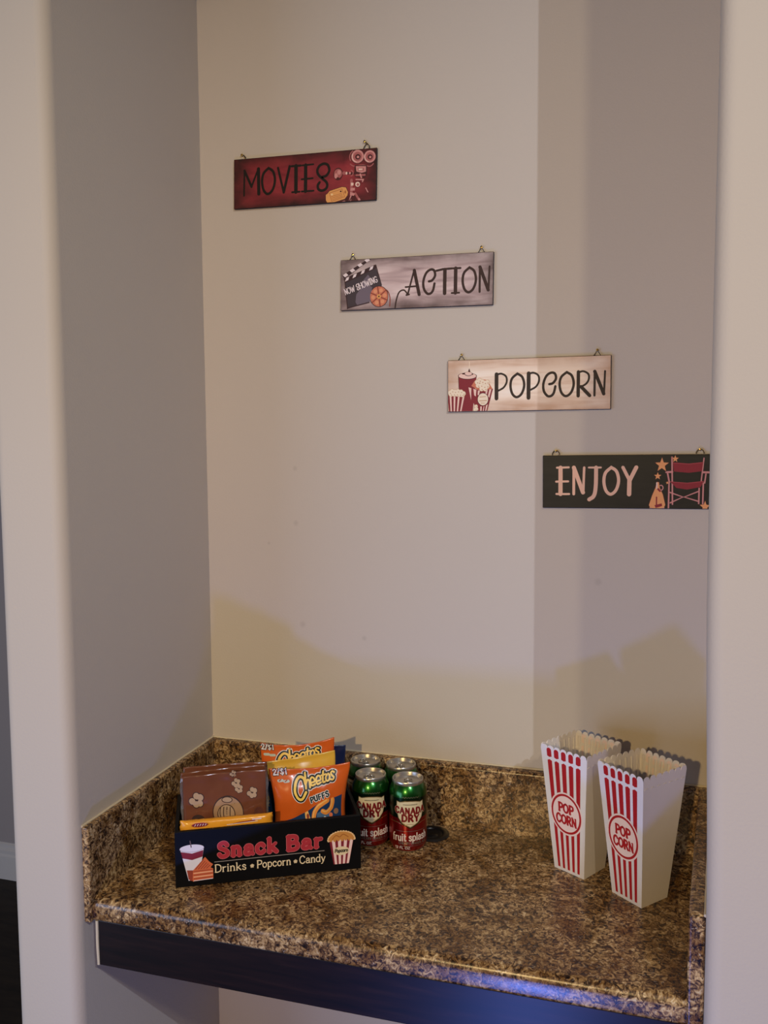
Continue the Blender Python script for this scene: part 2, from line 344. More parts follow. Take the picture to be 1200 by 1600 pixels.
ROMAN = {
 'A': (.66, [st(.8, (0, 0), (.32, 1)), st(1.1, (.66, 0), (.32, 1)), cv(.7, [(.12, .34), (.54, .34)])]),
 'B': (.56, [st(1.1, (.06, 0), (.06, 1)), cv(1, spl((.06, 1), (.34, .99), (.48, .88), (.46, .64), (.3, .53), (.06, .52))), cv(1, spl((.06, .52), (.36, .52), (.54, .4), (.53, .14), (.36, .01), (.06, 0)))]),
 'C': (.6, [cv(1, spl((.58, .8), (.46, .97), (.28, 1), (.08, .84), (0, .5), (.08, .16), (.28, 0), (.46, .03), (.6, .2)))]),
 'D': (.62, [st(1.1, (.06, 0), (.06, 1)), cv(1, spl((.06, 1), (.3, 1), (.54, .84), (.62, .5), (.54, .16), (.3, 0), (.06, 0)))]),
 'E': (.5, [st(1.1, (.06, 0), (.06, 1)), cv(.8, [(.06, 1), (.48, 1)]), cv(.8, [(.06, .52), (.4, .52)]), cv(.8, [(.06, 0), (.5, 0)])]),
 'F': (.48, [st(1.1, (.06, 0), (.06, 1)), cv(.9, [(.06, 1), (.48, 1)]), cv(.9, [(.06, .52), (.42, .52)])]),
 'G': (.62, [cv(1, spl((.58, .82), (.3, 1), (.08, .84), (0, .5), (.08, .16), (.3, 0), (.58, .12), (.58, .44))), cv(.8, [(.34, .44), (.6, .44)])]),
 'H': (.6, [st(1, (.06, 0), (.06, 1)), st(1, (.56, 0), (.56, 1)), cv(.7, [(.06, .5), (.56, .5)])]),
 'I': (.12, [st(1.1, (.06, 0), (.06, 1))]),
 'L': (.46, [st(1.1, (.06, 0), (.06, 1)), cv(.8, [(.06, 0), (.46, 0)])]),
 'N': (.64, [st(.8, (.06, 0), (.06, 1)), cv(1.1, [(.06, 1), (.58, 0)]), st(.8, (.58, 0), (.58, 1))]),
 'O': (.66, [cv(1, spl((.33, 1), (.08, .84), (0, .5), (.08, .16), (.33, 0), (.58, .16), (.66, .5), (.58, .84), (.33, 1)))]),
 'P': (.52, [st(1.1, (.06, 0), (.06, 1)), cv(1, spl((.06, 1), (.34, .99), (.52, .88), (.52, .6), (.34, .47), (.06, .46)))]),
 'R': (.58, [st(1.1, (.06, 0), (.06, 1)), cv(1, spl((.06, 1), (.34, .99), (.5, .88), (.5, .64), (.34, .51), (.06, .5))), cv(1.1, [(.28, .5), (.58, 0)])]),
 'S': (.5, [cv(1, spl((.46, .82), (.36, .97), (.2, 1), (.04, .88), (.06, .66), (.26, .52), (.46, .36), (.48, .14), (.3, 0), (.12, .02), (.0, .18)))]),
 'U': (.58, [cv(1.1, spl((.04, 1), (.04, .3), (.14, .03), (.3, 0), (.46, .04), (.54, .3), (.54, 1)))]),
 'Y': (.62, [st(1.1, (.3, .46), (0, 1)), st(.8, (.3, .46), (.62, 1)), cv(1.1, [(.3, .48), (.3, 0)])]),
 'Z': (.5, [cv(1, [(0, 1), (.5, 1), (0, 0), (.5, 0)])]),
 '1': (.24, [cv(1.1, [(0, .8), (.18, 1), (.18, 0)])]),
 '2': (.5, [cv(1.1, spl((.02, .74), (.1, .95), (.28, 1), (.46, .86), (.42, .6), (.22, .32), (.02, .02))), cv(1.1, [(.02, .03), (.5, .03)])]),
 '/': (.3, [cv(1, [(0, -.05), (.3, 1.05)])]),
 '$': (.5, [cv(1, spl((.46, .8), (.36, .95), (.2, .97), (.05, .84), (.08, .64), (.26, .5), (.45, .36), (.46, .16), (.3, .03), (.12, .05), (.0, .2))), cv(.8, [(.25, -.12), (.25, 1.12)])]),
 'a': (.46, [cv(.9, spl((.05, .5), (.16, .64), (.32, .62), (.4, .48), (.4, .1), (.47, 0))), cv(.95, spl((.4, .38), (.2, .35), (.04, .24), (.05, .06), (.18, 0), (.32, .05), (.4, .18)))]),
 'c': (.42, [cv(1, spl((.4, .5), (.3, .64), (.18, .65), (.04, .52), (0, .32), (.06, .1), (.2, 0), (.32, .03), (.42, .14)))]),
 'd': (.48, [cv(.9, spl((.42, .52), (.24, .65), (.06, .54), (0, .32), (.06, .08), (.22, 0), (.42, .12))), st(1, (.43, 0), (.43, 1))]),
 'e': (.42, [cv(1, spl((.02, .36), (.4, .38), (.36, .58), (.2, .65), (.05, .54), (0, .32), (.06, .08), (.22, 0), (.4, .12)))]),
 'f': (.32, [st(1, (.12, 0), (.12, .75)), cv(.9, spl((.12, .72), (.16, .94), (.34, 1.0))), cv(.7, [(0, .62), (.3, .62)])]),
 'h': (.48, [st(1, (.06, 0), (.06, 1)), cv(.9, spl((.06, .44), (.18, .62), (.34, .62), (.42, .46))), st(1, (.42, 0), (.42, .47))]),
 'i': (.14, [st(1, (.07, 0), (.07, .64)), cv(1.2, [(.07, .86), (.07, .9)])]),
 'k': (.48, [st(1, (.06, 0), (.06, 1)), cv(.75, [(.42, .62), (.08, .28)]), cv(1.05, [(.18, .38), (.47, 0)])]),
 'l': (.14, [st(1, (.07, 0), (.07, 1))]),
 'n': (.48, [st(1, (.06, 0), (.06, .62)), cv(.9, spl((.06, .44), (.18, .62), (.34, .62), (.42, .46))), st(1, (.42, 0), (.42, .47))]),
 'o': (.44, [cv(1, o65())]),
 'p': (.48, [st(1, (.06, -.3), (.06, .62)), cv(.9, spl((.06, .5), (.24, .65), (.42, .54), (.47, .32), (.42, .1), (.25, 0), (.06, .12)))]),
 'r': (.34, [st(1, (.06, 0), (.06, .62)), cv(.95, spl((.06, .42), (.16, .58), (.32, .61)))]),
 's': (.36, [cv(1, spl((.33, .52), (.24, .64), (.12, .64), (.03, .54), (.07, .41), (.22, .32), (.34, .2), (.31, .04), (.16, 0), (.02, .1)))]),
 't': (.3, [cv(1, spl((.12, .88), (.12, .15), (.18, .02), (.3, .04))), cv(.7, [(0, .62), (.28, .62)])]),
 'u': (.48, [cv(1, spl((.05, .62), (.05, .2), (.12, .03), (.26, .02), (.42, .16))), st(1, (.42, 0), (.42, .62))]),
 'y': (.46, [st(1, (.22, .04), (.02, .62)), cv(.8, [(.44, .62), (.22, .02), (.12, -.24), (.0, -.28)])]),
}
def star(cx, cy, r, rot=90, k=.42): return [(cx + (r if i % 2 == 0 else r * k) * math.cos(math.radians(rot + 36 * i)), cy + (r if i % 2 == 0 else r * k) * math.sin(math.radians(rot + 36 * i))) for i in range(10)]

# ------------------------------------------------------------------ the setting
PAINT = (196, 186, 174)
m_wall = wall_mat('greige_wall_paint', PAINT, scuffs=[(184, 648, 6), (184, 545, 7), (195, 352, 8), (318, 332, 6), (740, 455, 8), (128, 505, 4)])
m_wall2 = wall_mat('greige_wall_paint_side', PAINT)
m_far = wall_mat('far_room_paint', (170, 160, 158))
m_trim = mat('white_trim_paint', (214, 208, 204), rough=0.45, var=0.02)
m_floor = wood('dark_floor', [(0.3, (30, 25, 20)), (0.6, (48, 40, 32))], scale=(2, 12, 12), rough=0.6)
m_lam = laminate('granite_look_laminate')
m_apron = wood('dark_stained_wood', [(0.3, (15, 8, 8)), (0.55, (26, 14, 13)), (0.75, (38, 22, 19))], scale=(2.5, 30, 30), rough=0.36)
m_caulk = mat('cream_caulk', (206, 194, 168), rough=0.5, var=0.05)
Z0, ZT = -914, 2700

b = MB(); b.box((-200, 0, Z0), (1200, 120, ZT)); tag(b.build('wall_back', m_wall), kind='structure')
def round_pier(pts):  # plan with quarter-round corners given as (cx, cy, r, a0, a1) or points
    out = []
    for p in pts: out += arc(*p[:2], p[2], p[2], p[3], p[4], 10) if len(p) == 5 else [p]
    return out
R = 19
plan = round_pier([(0, 0.1), (-R, -421, R, 0, -90), (-116 + R, -421, R, -90, -180), (-116, 0.1)])
b = MB(); b.loft([[(x, y, z) for x, y in plan] for z in (Z0, -30, 300, 900, ZT)]); tag(b.build('wall_left', m_wall2, smooth=40), kind='structure')
def edge_x(z):
    t = max(0, min(1, (z - 100) / 450)); t = t * t * (3 - 2 * t); return 892 - 8 * t
rings = []
for z in [Z0, 0, 60] + list(range(100, 600, 50)) + [900, ZT]:
    ex = edge_x(z); p = round_pier([(1250, -440), (ex + R, -421, R, 270, 180), (929, 0.1), (1250, 0.1)])
    rings.append([(x, y, z) for x, y in p])
b = MB(); b.loft(rings); tag(b.build('wall_right', m_wall2, smooth=40), kind='structure')
b = MB(); b.box((-116, -440, 1640), (1250, -330, ZT)); tag(b.build('wall_upper', m_wall2), kind='structure')
b = MB(); b.box((-116, -330, 1900), (1250, 0.1, 1960)); tag(b.build('ceiling', m_wall2), kind='structure')
b = MB(); b.box((-2600, -3600, Z0 - 60), (2600, 2400, Z0)); tag(b.build('floor', m_floor), kind='structure')
FY = 1055
b = MB(); b.box((-2600, FY, Z0), (-116, FY + 100, ZT)); tag(b.build('wall_far', m_far), kind='structure')
b = MB()
prof = [(0, 0), (-16, 0), (-16, 88), (-12, 96), (-13, 109), (-6, 118), (-6, 129), (0, 135)]
b.loft([[(x, FY + p, Z0 + q) for p, q in prof] for x in (-2600, -116)]); tag(b.build('baseboard_far', m_trim), kind='structure')

# ------------------------------------------------------------------ the built-in counter
HB, TB, D, HC = 114.5, 20, 414, 36
ctr = tag(empty('countertop', (450, -207, -HC)), 'mottled brown granite-look laminate counter filling the alcove, with matching splash and dark wooden apron', 'counter')
off = (-450, 207, HC)
def cpart(b, name, m, **k): return b.build(name, m, ctr, loc=off, **k)
tl, tr = 12.5, 20.2
def wx(y): return 929 + (892 - 929) * (-y / 421)          # the right wall leans in towards the front
# worktop with a rounded front edge, section swept in x
sec = [(0, -HC), (-D + 4, -HC)] + [(x, z) for x, z in arc(-D + 5, -HC + 5, 5, 5, 270, 180, 5)] + [(x, z) for x, z in arc(-D + 13, -13, 13, 13, 180, 90, 8)] + [(0, 0)]
b = MB(); nx = 12
b.loft([[(tl + (wx(y) - tr - tl) * i / nx, y, z) for y, z in sec] for i in range(nx + 1)])
cpart(b, 'worktop', m_lam, smooth=35)
b = MB()
sec = [(0, .2)] + [(-TB, .2)] + [(y, z) for y, z in arc(-TB + 7, HB - 7, 7, 7, 180, 90, 6)] + [(0, HB)]
b.loft([[(x if x == tl else wx(y) - tr, y, z) for y, z in sec] for x in (tl, 1)]); cpart(b, 'back_splash', m_lam, smooth=35)
b = MB(); b.box((0.1, -421, -HC), (tl, -0.1, HB)); o = cpart(b, 'side_splash', m_lam, bevel=2.5)
tag(o, 'left end splash with pale front edge')
b = MB()
b.loft([[(wx(y) - tr, y, z), (wx(y) - 0.3, y, z), (wx(y) - 0.3, y, z2), (wx(y) - tr, y, z2)] for y, z, z2 in ((-421, -HC, HB), (-0.1, -HC, HB))])
o = cpart(b, 'side_splash', m_lam, bevel=4); tag(o, 'right end splash with pale front edge')
b = MB(); b.box((17, -D + 4, -HC - 72), (wx(-400) - 6, -D + 26, -HC)); o = cpart(b, 'apron', m_apron, bevel=1.2); tag(o, 'dark stained wooden apron board')
b = MB()
b.lathe([(0, 1.2), (19, 1.2), (20, 2.8), (22, 3.4), (29, 2.6), (31, 1.2), (31, 0.1)], 48, c=(461, -60))
b.lathe([(0, 1.9), (9, 1.9), (10, 1.2)], 24, c=(463, -66))
cpart(b, 'cable_grommet', mat('black_plastic', (20, 20, 22), rough=0.35), smooth=40)
# caulk lines where splash meets wall and apron meets pier
def bead(name, path, r):
    n = int(len(path)); P = []
    for a, c in zip(path, path[1:]):
        k = 24
        for i in range(k): P.append(tuple(a[q] + (c[q] - a[q]) * i / k for q in range(3)))
    P.append(path[-1])
    P = [tuple(p[q] + noise.noise(Vector(p) * 0.03 + Vector((q * 9, 0, 0))) * 0.7 for q in range(3)) for p in P]
    b = MB(); b.tube(P, r, 8); return tag(b.build(name, m_caulk, smooth=60), kind='structure')
bead('trim_1', [(0.8, -420, HB + .3), (0.8, -1, HB + .3)], 2.0)
bead('trim_2', [(3, -0.8, HB + .3), (926, -0.8, HB + .3)], 2.0)
bead('trim_3', [(wx(-420) - .8, -420, HB + .3), (928, -1, HB + .3)], 2.0)
bead('trim_4', [(14.6, -409, -HC - 1), (14.2, -409, -HC - 30), (15.2, -409, -HC - 72)], 2.4)

# ------------------------------------------------------------------ the four hanging signs
def affine(region, cw, TL, TR, BL, W=278, H=90):
    """crop pixel of a sign close-up -> millimetres on the sign face (u right, v up)"""
    k = (region[2] - region[0]) / cw
    ex = (Vector(TR) - Vector(TL)) / W; ey = (Vector(BL) - Vector(TL)) / H
    det = ex.x * ey.y - ex.y * ey.x
    def f(x, y):
        d = Vector((region[0] + x * k, region[1] + y * k)) - Vector(TL)
        return ((d.x * ey.y - d.y * ey.x) / det, H - (ex.x * d.y - ex.y * d.x) / det)
    return f
m_wire = mat('bronze_wire', (92, 74, 48), rough=0.35, metal=0.8)
m_brass = mat('brass_nail', (190, 160, 100), rough=0.25, metal=1.0)
m_edge = mat('dark_board_edge', (38, 24, 24), rough=0.6)
WS, HS, TS = 278, 90, 5
def make_sign(x, z, rot, face, label, hooks):
    o = tag(empty('hanging_sign', (x, -1, z), (0, math.radians(rot), 0)), label, 'sign', 'film night signs stepping down the back wall')
    # base of the empty is the lower middle of the board; face looks to -y
    b = MB(); b.box((-WS / 2, -TS, 0), (WS / 2, 0, HS)); bo = b.build('board', m_edge, o, bevel=0.8, bseg=2)
    b = MB(); b.box((-WS / 2 + .8, -.2, -HS / 2 + .8), (WS / 2 - .8, .2, HS / 2 - .8)); b.build('painted_face', face, bo, loc=(0, -TS - .1, HS / 2))
    for hx, kind in hooks:
        u = hx - WS / 2; b = MB()
        if kind == 'tri':
            b.tube([(u - 5.5, -2.5, HS - 4), (u - 5.5, -2.5, HS), (u, -1.5, HS + 9), (u + 5.5, -2.5, HS), (u + 5.5, -2.5, HS - 4)], .8, 8)
        elif kind == 'half':
            b.tube([(u + 4.5, -2.5, HS - 4), (u + 3, -2.5, HS + 3), (u, -1.8, HS + 7), (u - 4, -1.2, HS + 8)], .9, 8)
        elif kind == 'long':
            b.tube([(u - 6, -2.5, HS - 4), (u - 5, -2.5, HS + 3), (u, -1.8, HS + 10), (u + 5, -2.5, HS + 5), (u + 6, -2.5, HS - 4)], .9, 8)
            b.tube([(u + 2, -1.6, HS + 8), (u - 5, -2.2, HS + 14)], 1.1, 8)
        else:
            b.tube([(u + 6 * math.cos(a), -2.2, HS + 1 + 7 * math.sin(a)) for a in [PI * i / 12 for i in range(13)]], .9, 8)
        h = b.build('hanger', m_wire, o, smooth=60)
        b = MB(); b.lathe([(0, 0), (2.2, 0), (2.0, 1.0), (0, 1.4)], 16); b.build('nail', m_brass, h, loc=(u + (-4 if kind in ('half', 'long') else 0), -2.6, HS + {'tri': 9.2, 'half': 8, 'long': 13}.get(kind, 7.6)), rot=(PI / 2, 0, 0), smooth=40)
    fn = lambda u, v: (u - WS / 2, -TS - .3, v)
    return o, bo, fn
def prints(bo, fn, name, art): return art.build(name, bo, fn, base=0.06, dz=0.05, clip=[(0, 1, -1), (0, WS - 1, 1), (1, 1, -1), (1, HS - 1, 1)])

# MOVIES
f_mov = wood('movies_red_print', [(0.3, (104, 30, 38)), (0.5, (134, 40, 50)), (0.7, (152, 52, 58))], scale=(6, 14, 14), rough=0.55, vignette=(139, 45, (46, 20, 22), 1.7))
s1, bo, fn = make_sign(210, 1127.5, 1.35, f_mov, 'dark red hanging sign lettered MOVIES with an old film camera, topmost on the wall', [(19, 'half'), (258, 'long')])
ink = mat('black_ink', (14, 8, 8), rough=0.6)
a = Art(); a.text(SIGN, 'MOVIES', 21, 23.5, 46, 5.0, ink, 1, fit=168, gap=.13); prints(bo, fn, 'lettering', a)
pk = mat('print_pink', (206, 140, 134)); pk2 = mat('print_rose', (170, 96, 94)); dk = mat('print_maroon', (70, 26, 30)); lt = mat('print_cream', (236, 200, 184))
a = Art(affine((480, 215, 600, 335), 1200, (364, 250), (589, 231), (367, 328)))
for cx, cy, r in ((805, 295, 95), (990, 295, 88)):
    a.poly(ell(cx, cy, r + 10, r + 14), dk, 0); a.poly(ell(cx, cy, r, r + 4), pk, 1); a.poly(ell(cx, cy, r * .72, r * .74), pk2, 2)
    a.poly(ell(cx + 5, cy + 5, r * .42, r * .42), dk, 3); a.poly(ell(cx + 8, cy + 8, r * .2, r * .2), pk, 4)
    a.stroke(arc(cx, cy, r * .86, r * .88, 100, 200), 9, lt, 2)
a.stroke(arc(805, 300, 120, 115, 150, 230), 14, pk2, 0); a.stroke(spl((700, 410), (760, 440), (880, 420), (1000, 440), (1050, 400)), 14, pk2, 1)
a.poly([(770, 425), (955, 425), (965, 560), (930, 620), (780, 600), (765, 500)], dk, 1)
a.poly([(785, 440), (940, 440), (945, 520), (880, 540), (800, 520)], pk, 2); a.poly([(815, 465), (910, 462), (915, 505), (820, 510)], pk2, 3); a.poly([(830, 475), (895, 475), (890, 496), (832, 500)], lt, 4)
a.stroke([(800, 575), (930, 570)], 26, pk2, 2); a.stroke([(860, 560), (880, 610)], 22, pk, 3)
a.poly(ell(520, 560, 72, 95), dk, 0); a.poly(ell(520, 555, 62, 72), pk2, 1); a.poly(ell(490, 590, 26, 40), pk, 2); a.poly(ell(535, 535, 28, 36), pk, 2); a.poly(ell(520, 625, 22, 16), dk, 3)
a.stroke([(575, 545), (760, 550)], 34, dk, 0); a.poly(ell(615, 545, 30, 26), pk2, 1); a.poly(ell(650, 548, 14, 22), lt, 2); a.stroke(arc(720, 545, 30, 42, -100, 90), 14, pk2, 1); a.poly(ell(700, 545, 16, 18), pk, 2)
a.stroke([(730, 650), (740, 880)], 40, pk2, 1); a.poly([(725, 690), (765, 690), (765, 730), (728, 735)], lt, 2); a.poly([(725, 770), (790, 765), (790, 805), (722, 810)], pk, 2); a.poly([(720, 830), (795, 850), (780, 885), (718, 880)], pk, 2)
a.stroke([(800, 640), (910, 640), (900, 670)], 18, pk, 2); a.poly(ell(828, 712, 42, 44), dk, 1); a.poly(ell(828, 712, 36, 38), lt, 2); a.poly(ell(832, 716, 18, 20), pk2, 3)
a.stroke([(735, 900), (715, 1000)], 30, pk, 1); a.stroke([(755, 890), (700, 1000)], 16, dk, 2); a.stroke([(800, 850), (890, 985)], 30, pk2, 1); a.stroke([(860, 930), (890, 985)], 26, pk, 2); a.stroke([(790, 890), (790, 990)], 22, dk, 1)
a.stroke([(955, 765), (990, 825)], 14, pk, 1); a.poly([(560, 990), (640, 960), (690, 1000), (600, 1010)], pk, 0)
prints(bo, fn, 'camera_picture', a)
gold = mat('print_gold', (226, 160, 92)); gold2 = mat('print_gold_dark', (176, 108, 60))
a = Art(a.T)
tk = [(345, 880), (375, 855), (400, 820), (590, 755), (650, 760), (685, 830), (680, 880), (640, 935), (440, 1000), (380, 1010), (350, 960)]
a.stroke(tk, 14, dk, 0, closed=True); a.poly(tk, gold, 1)
a.stroke([(400, 850), (590, 785), (640, 900), (440, 975)], 7, gold2, 2, closed=True); a.poly(ell(440, 872, 18, 14), mat('print_pale', (240, 205, 150)), 3); a.poly(ell(575, 822, 13, 13), dk, 3)
for q in range(3): a.stroke([(430 + q * 8, 905 + q * 22), (590 + q * 8, 850 + q * 22)], 6, gold2, 3)
a.poly(ell(645, 830, 14, 24), gold2, 2)
prints(bo, fn, 'ticket_picture', a)

# ACTION
f_act = wood('action_grey_print', [(0.3, (150, 126, 126)), (0.5, (202, 178, 176)), (0.7, (226, 206, 202))], scale=(3, 22, 22), rough=0.5, vignette=(139, 45, (66, 50, 50), 1.35))
s2, bo, fn = make_sign(419, 932, 0.75, f_act, 'grey hanging sign lettered ACTION with a clapperboard, second from the top', [(22, 'tri'), (256, 'tri')])
brn = mat('brown_ink', (54, 34, 32), rough=0.6)
a = Art(); a.text(SIGN, 'ACTION', 126, 23, 42, 4.5, brn, 2, fit=146, gap=.14)
T3 = affine((525, 385, 645, 495), 1200, (533, 408), (770, 394), (535, 487))
for x0, pts in ((0, spl((975, 990), (990, 850), (1030, 720), (1100, 680), (1150, 720), (1160, 750))),): a.setT(T3); a.stroke(pts, 22, brn, 1)
prints(bo, fn, 'lettering', a)
slate = mat('print_slate', (66, 56, 62)); slate2 = mat('print_slate_light', (112, 100, 112)); drk = mat('print_dark_brown', (58, 36, 40)); wht = mat('print_white', (232, 216, 216)); cop = mat('print_copper', (206, 120, 92)); cop2 = mat('print_copper_dark', (140, 66, 52))
a = Art(T3)
a.poly([(160, 560), (640, 305), (760, 640), (560, 880), (215, 985), (160, 700)], slate, 1)
a.stroke([(160, 560), (215, 985)], 16, drk, 2); a.stroke([(650, 300), (750, 610)], 14, drk, 2)
a.poly([(110, 470), (530, 205), (575, 200), (560, 225), (150, 520)], drk, 2); a.poly([(140, 520), (640, 295), (660, 350), (160, 590)], drk, 2)
for (x, y) in ((168, 462), (278, 388), (398, 303), (512, 228)): a.poly([(x - 46, y + 2), (x + 8, y - 32), (x + 46, y), (x - 8, y + 34)], wht, 3)
for (x, y) in ((195, 525), (315, 472), (446, 412), (580, 352)): a.poly([(x - 34, y + 38), (x - 14, y - 20), (x + 34, y - 38), (x + 18, y + 14)], wht, 3)
a.poly([(350, 760), (440, 640), (440, 560), (530, 450), (570, 500), (560, 620), (600, 640), (600, 840), (540, 890), (380, 940), (340, 880)], slate2, 2)
a.stroke([(210, 975), (560, 880)], 16, drk, 3)
prints(bo, fn, 'clapperboard_picture', a)
a = Art(T3)
a.stroke(spl((760, 650), (850, 700), (890, 800), (890, 930)), 16, cop2, 1)
a.poly(ell(715, 785, 150, 165), drk, 2); a.poly(ell(715, 785, 140, 155), cop, 3)
for k in range(6):
    an = math.radians(60 * k + 20); a.stroke([(715 + 30 * math.cos(an), 785 + 32 * math.sin(an)), (715 + 138 * math.cos(an), 785 + 150 * math.sin(an))], 16, cop2, 4)
    an += .52; a.poly(ell(715 + 92 * math.cos(an), 785 + 100 * math.sin(an), 30, 32), mat('print_apricot', (226, 152, 112)), 5)
a.poly(ell(715, 785, 34, 36), gold, 5); a.poly(ell(715, 785, 12, 12), drk, 6)
prints(bo, fn, 'film_reel_picture', a)
a = Art(); p0 = T3(180, 770); p1 = T3(690, 560)
a.text(SIGN, 'NOW SHOWING', p0[0], p0[1], 10.5, 1.5, wht, 6, fit=math.hypot(p1[0] - p0[0], p1[1] - p0[1]), rot=math.degrees(math.atan2(p1[1] - p0[1], p1[0] - p0[0])), gap=.1); prints(bo, fn, 'caption', a)

# POPCORN
f_pop = wood('popcorn_cream_print', [(0.3, (220, 190, 166)), (0.5, (242, 222, 202)), (0.7, (247, 233, 218))], scale=(2.5, 26, 26), rough=0.5, vignette=(139, 45, (172, 122, 88), 1.15))
s3, bo, fn = make_sign(617.5, 748, 0.0, f_pop, 'cream hanging sign lettered POPCORN with a red cup and popcorn, third from the top', [(24, 'tri'), (255, 'tri')])
a = Art(); a.text(SIGN, 'POPCORN', 85, 23.5, 40, 4.4, mat('dark_brown_ink', (48, 36, 30)), 2, fit=184, gap=.15); prints(bo, fn, 'lettering', a)
T4 = affine((690, 545, 790, 650), 1200, (700, 564), (955, 555), (701, 643))
red = mat('print_red', (132, 36, 48)); crm = mat('print_popcorn', (240, 222, 196)); tan = mat('print_tan', (196, 150, 110))
a = Art(T4)
a.poly([(335, 510), (690, 510), (620, 1170), (390, 1170)], red, 1); a.stroke([(335, 510), (350, 780)], 10, dk, 2)
a.poly(ell(510, 510, 185, 62), dk, 2); a.poly(ell(510, 508, 172, 54), lt, 3); a.poly(ell(530, 470, 78, 40), dk, 4); a.poly(ell(530, 466, 68, 34), lt, 5); a.stroke([(420, 470), (460, 470)], 26, dk, 4); a.stroke([(600, 470), (615, 480)], 20, dk, 4)
a.stroke([(548, 250), (545, 400)], 12, crm, 4); a.poly([(545, 370), (522, 435), (570, 440)], dk, 6)
prints(bo, fn, 'cup_picture', a)
def puffs(a, pts, r, m, m2, layer):
    for (x, y) in pts: a.poly(ell(x, y, r * 1.14, r * 1.14, 12), m2, layer)
    for i, (x, y) in enumerate(pts): a.poly(ell(x, y, r, r, 12), m, layer + 1); a.poly(ell(x + r * .3, y + r * .3, r * .28, r * .22, 8), m2, layer + 2)
a = Art(T4)
a.poly([(125, 860), (460, 860), (370, 1180), (160, 1180)], red, 2)
for x0, x1 in ((165, 190), (245, 250), (330, 310), (425, 372)): a.poly([(x0, 870), (x0 + 36, 870), (x1 + 26, 1175), (x1, 1175)], lt, 3)
puffs(a, [(170, 820), (215, 790), (270, 800), (330, 790), (390, 800), (440, 830), (190, 850), (250, 845), (310, 845), (370, 850), (420, 855)], 40, crm, tan, 3)
prints(bo, fn, 'small_tub_picture', a)
a = Art(T4)
a.poly([(530, 690), (720, 760), (1010, 735), (900, 1170), (720, 1170), (640, 1000)], red, 6)
for q in ([(535, 715), (590, 730), (590, 950)], [(630, 740), (690, 760), (680, 880), (650, 860)], [(720, 770), (760, 770), (740, 860), (715, 850)], [(870, 770), (910, 760), (890, 850), (865, 830)], [(940, 750), (980, 745), (940, 900), (915, 870)], [(770, 1060), (800, 1060), (795, 1165), (770, 1165)], [(835, 1060), (850, 1050), (835, 1165), (815, 1165)], [(880, 1040), (915, 1020), (880, 1165), (860, 1165)]): a.poly(q, lt, 7)
a.poly([(590, 690), (650, 600), (760, 560), (900, 580), (1000, 740), (850, 760), (720, 760)], cop, 6)
puffs(a, [(700, 620), (750, 590), (800, 610), (850, 630), (900, 620), (720, 680), (780, 680), (840, 700), (900, 690), (790, 740), (860, 740)], 42, crm, tan, 8)
a.poly(ell(820, 930, 108, 118), dk, 8); a.poly(ell(820, 930, 100, 110), crm, 9)
a.stroke([(760, 890), (870, 880)], 12, tan, 10); a.stroke([(750, 960), (890, 950)], 14, tan, 10); a.stroke([(780, 1000), (860, 1000)], 10, tan, 10)
puffs(a, [(690, 1060), (700, 1110), (670, 1120)], 30, crm, tan, 8)
prints(bo, fn, 'large_tub_picture', a)

# ENJOY
f_enj = wood('enjoy_black_print', [(0.3, (18, 19, 17)), (0.6, (28, 28, 25)), (0.8, (38, 38, 33))], scale=(3, 24, 24), rough=0.5)
s4, bo, fn = make_sign(784.5, 582, -0.35, f_enj, 'black hanging sign lettered ENJOY with a red folding chair, lowest on the wall', [(22, 'ring'), (254, 'ring')])
pch = mat('print_peach', (232, 186, 160)); red2 = mat('print_chair_red', (140, 40, 50)); gld = mat('print_star', (232, 160, 104))
a = Art(); a.text(SIGN, 'ENJOY', 25, 24, 45, 5.4, pch, 1, fit=130, gap=.16); prints(bo, fn, 'lettering', a)
T5 = affine((1000, 695, 1120, 800), 1200, (848, 713), (1117.5, 709), (849, 793))
a = Art(T5)
for q, w_ in (([(520, 190), (545, 880)], 22), ([(1000, 200), (965, 560)], 18), ([(440, 410), (530, 405)], 30), ([(460, 430), (490, 560)], 24), ([(990, 405), (1080, 405)], 30), ([(1035, 430), (1020, 560)], 20), ([(485, 560), (485, 970)], 22), ([(1000, 560), (1000, 900)], 22), ([(940, 640), (940, 860)], 22), ([(500, 705), (700, 770), (510, 860)], 20), ([(940, 680), (720, 770), (940, 830)], 20)):
    a.stroke(q, w_ + 12, dk, 1); a.stroke(q, w_, pk, 2)
a.poly([(535, 265), (780, 280), (990, 255), (975, 390), (780, 415), (555, 400)], red2, 3); a.poly([(500, 545), (760, 560), (1010, 530), (960, 620), (760, 660), (600, 640)], red2, 3)
a.stroke([(540, 275), (780, 288), (985, 265)], 8, mat('print_red_light', (176, 76, 80)), 4); a.stroke([(505, 550), (760, 566), (1005, 538)], 8, MATS['print_red_light'], 4)
prints(bo, fn, 'chair_picture', a)
a = Art(T5)
bell = [(300, 555), (330, 560), (345, 640), (395, 740), (435, 890), (410, 950), (310, 972), (210, 950), (185, 900), (230, 760), (280, 640)]
a.stroke(bell, 18, dk, 1, closed=True); a.poly(bell, gld, 2); a.stroke([(300, 570), (300, 650)], 22, lt, 3); a.stroke([(300, 780), (300, 900)], 20, red2, 3); a.poly([(270, 900), (380, 870), (390, 910), (290, 940)], red2, 3)
a.stroke(arc(365, 640, 30, 36, -120, 120), 16, pk, 2); a.stroke([(200, 940), (310, 965), (420, 935)], 14, pk, 3); a.stroke([(320, 660), (350, 690)], 30, red2, 2)
prints(bo, fn, 'megaphone_picture', a)
a = Art(T5)
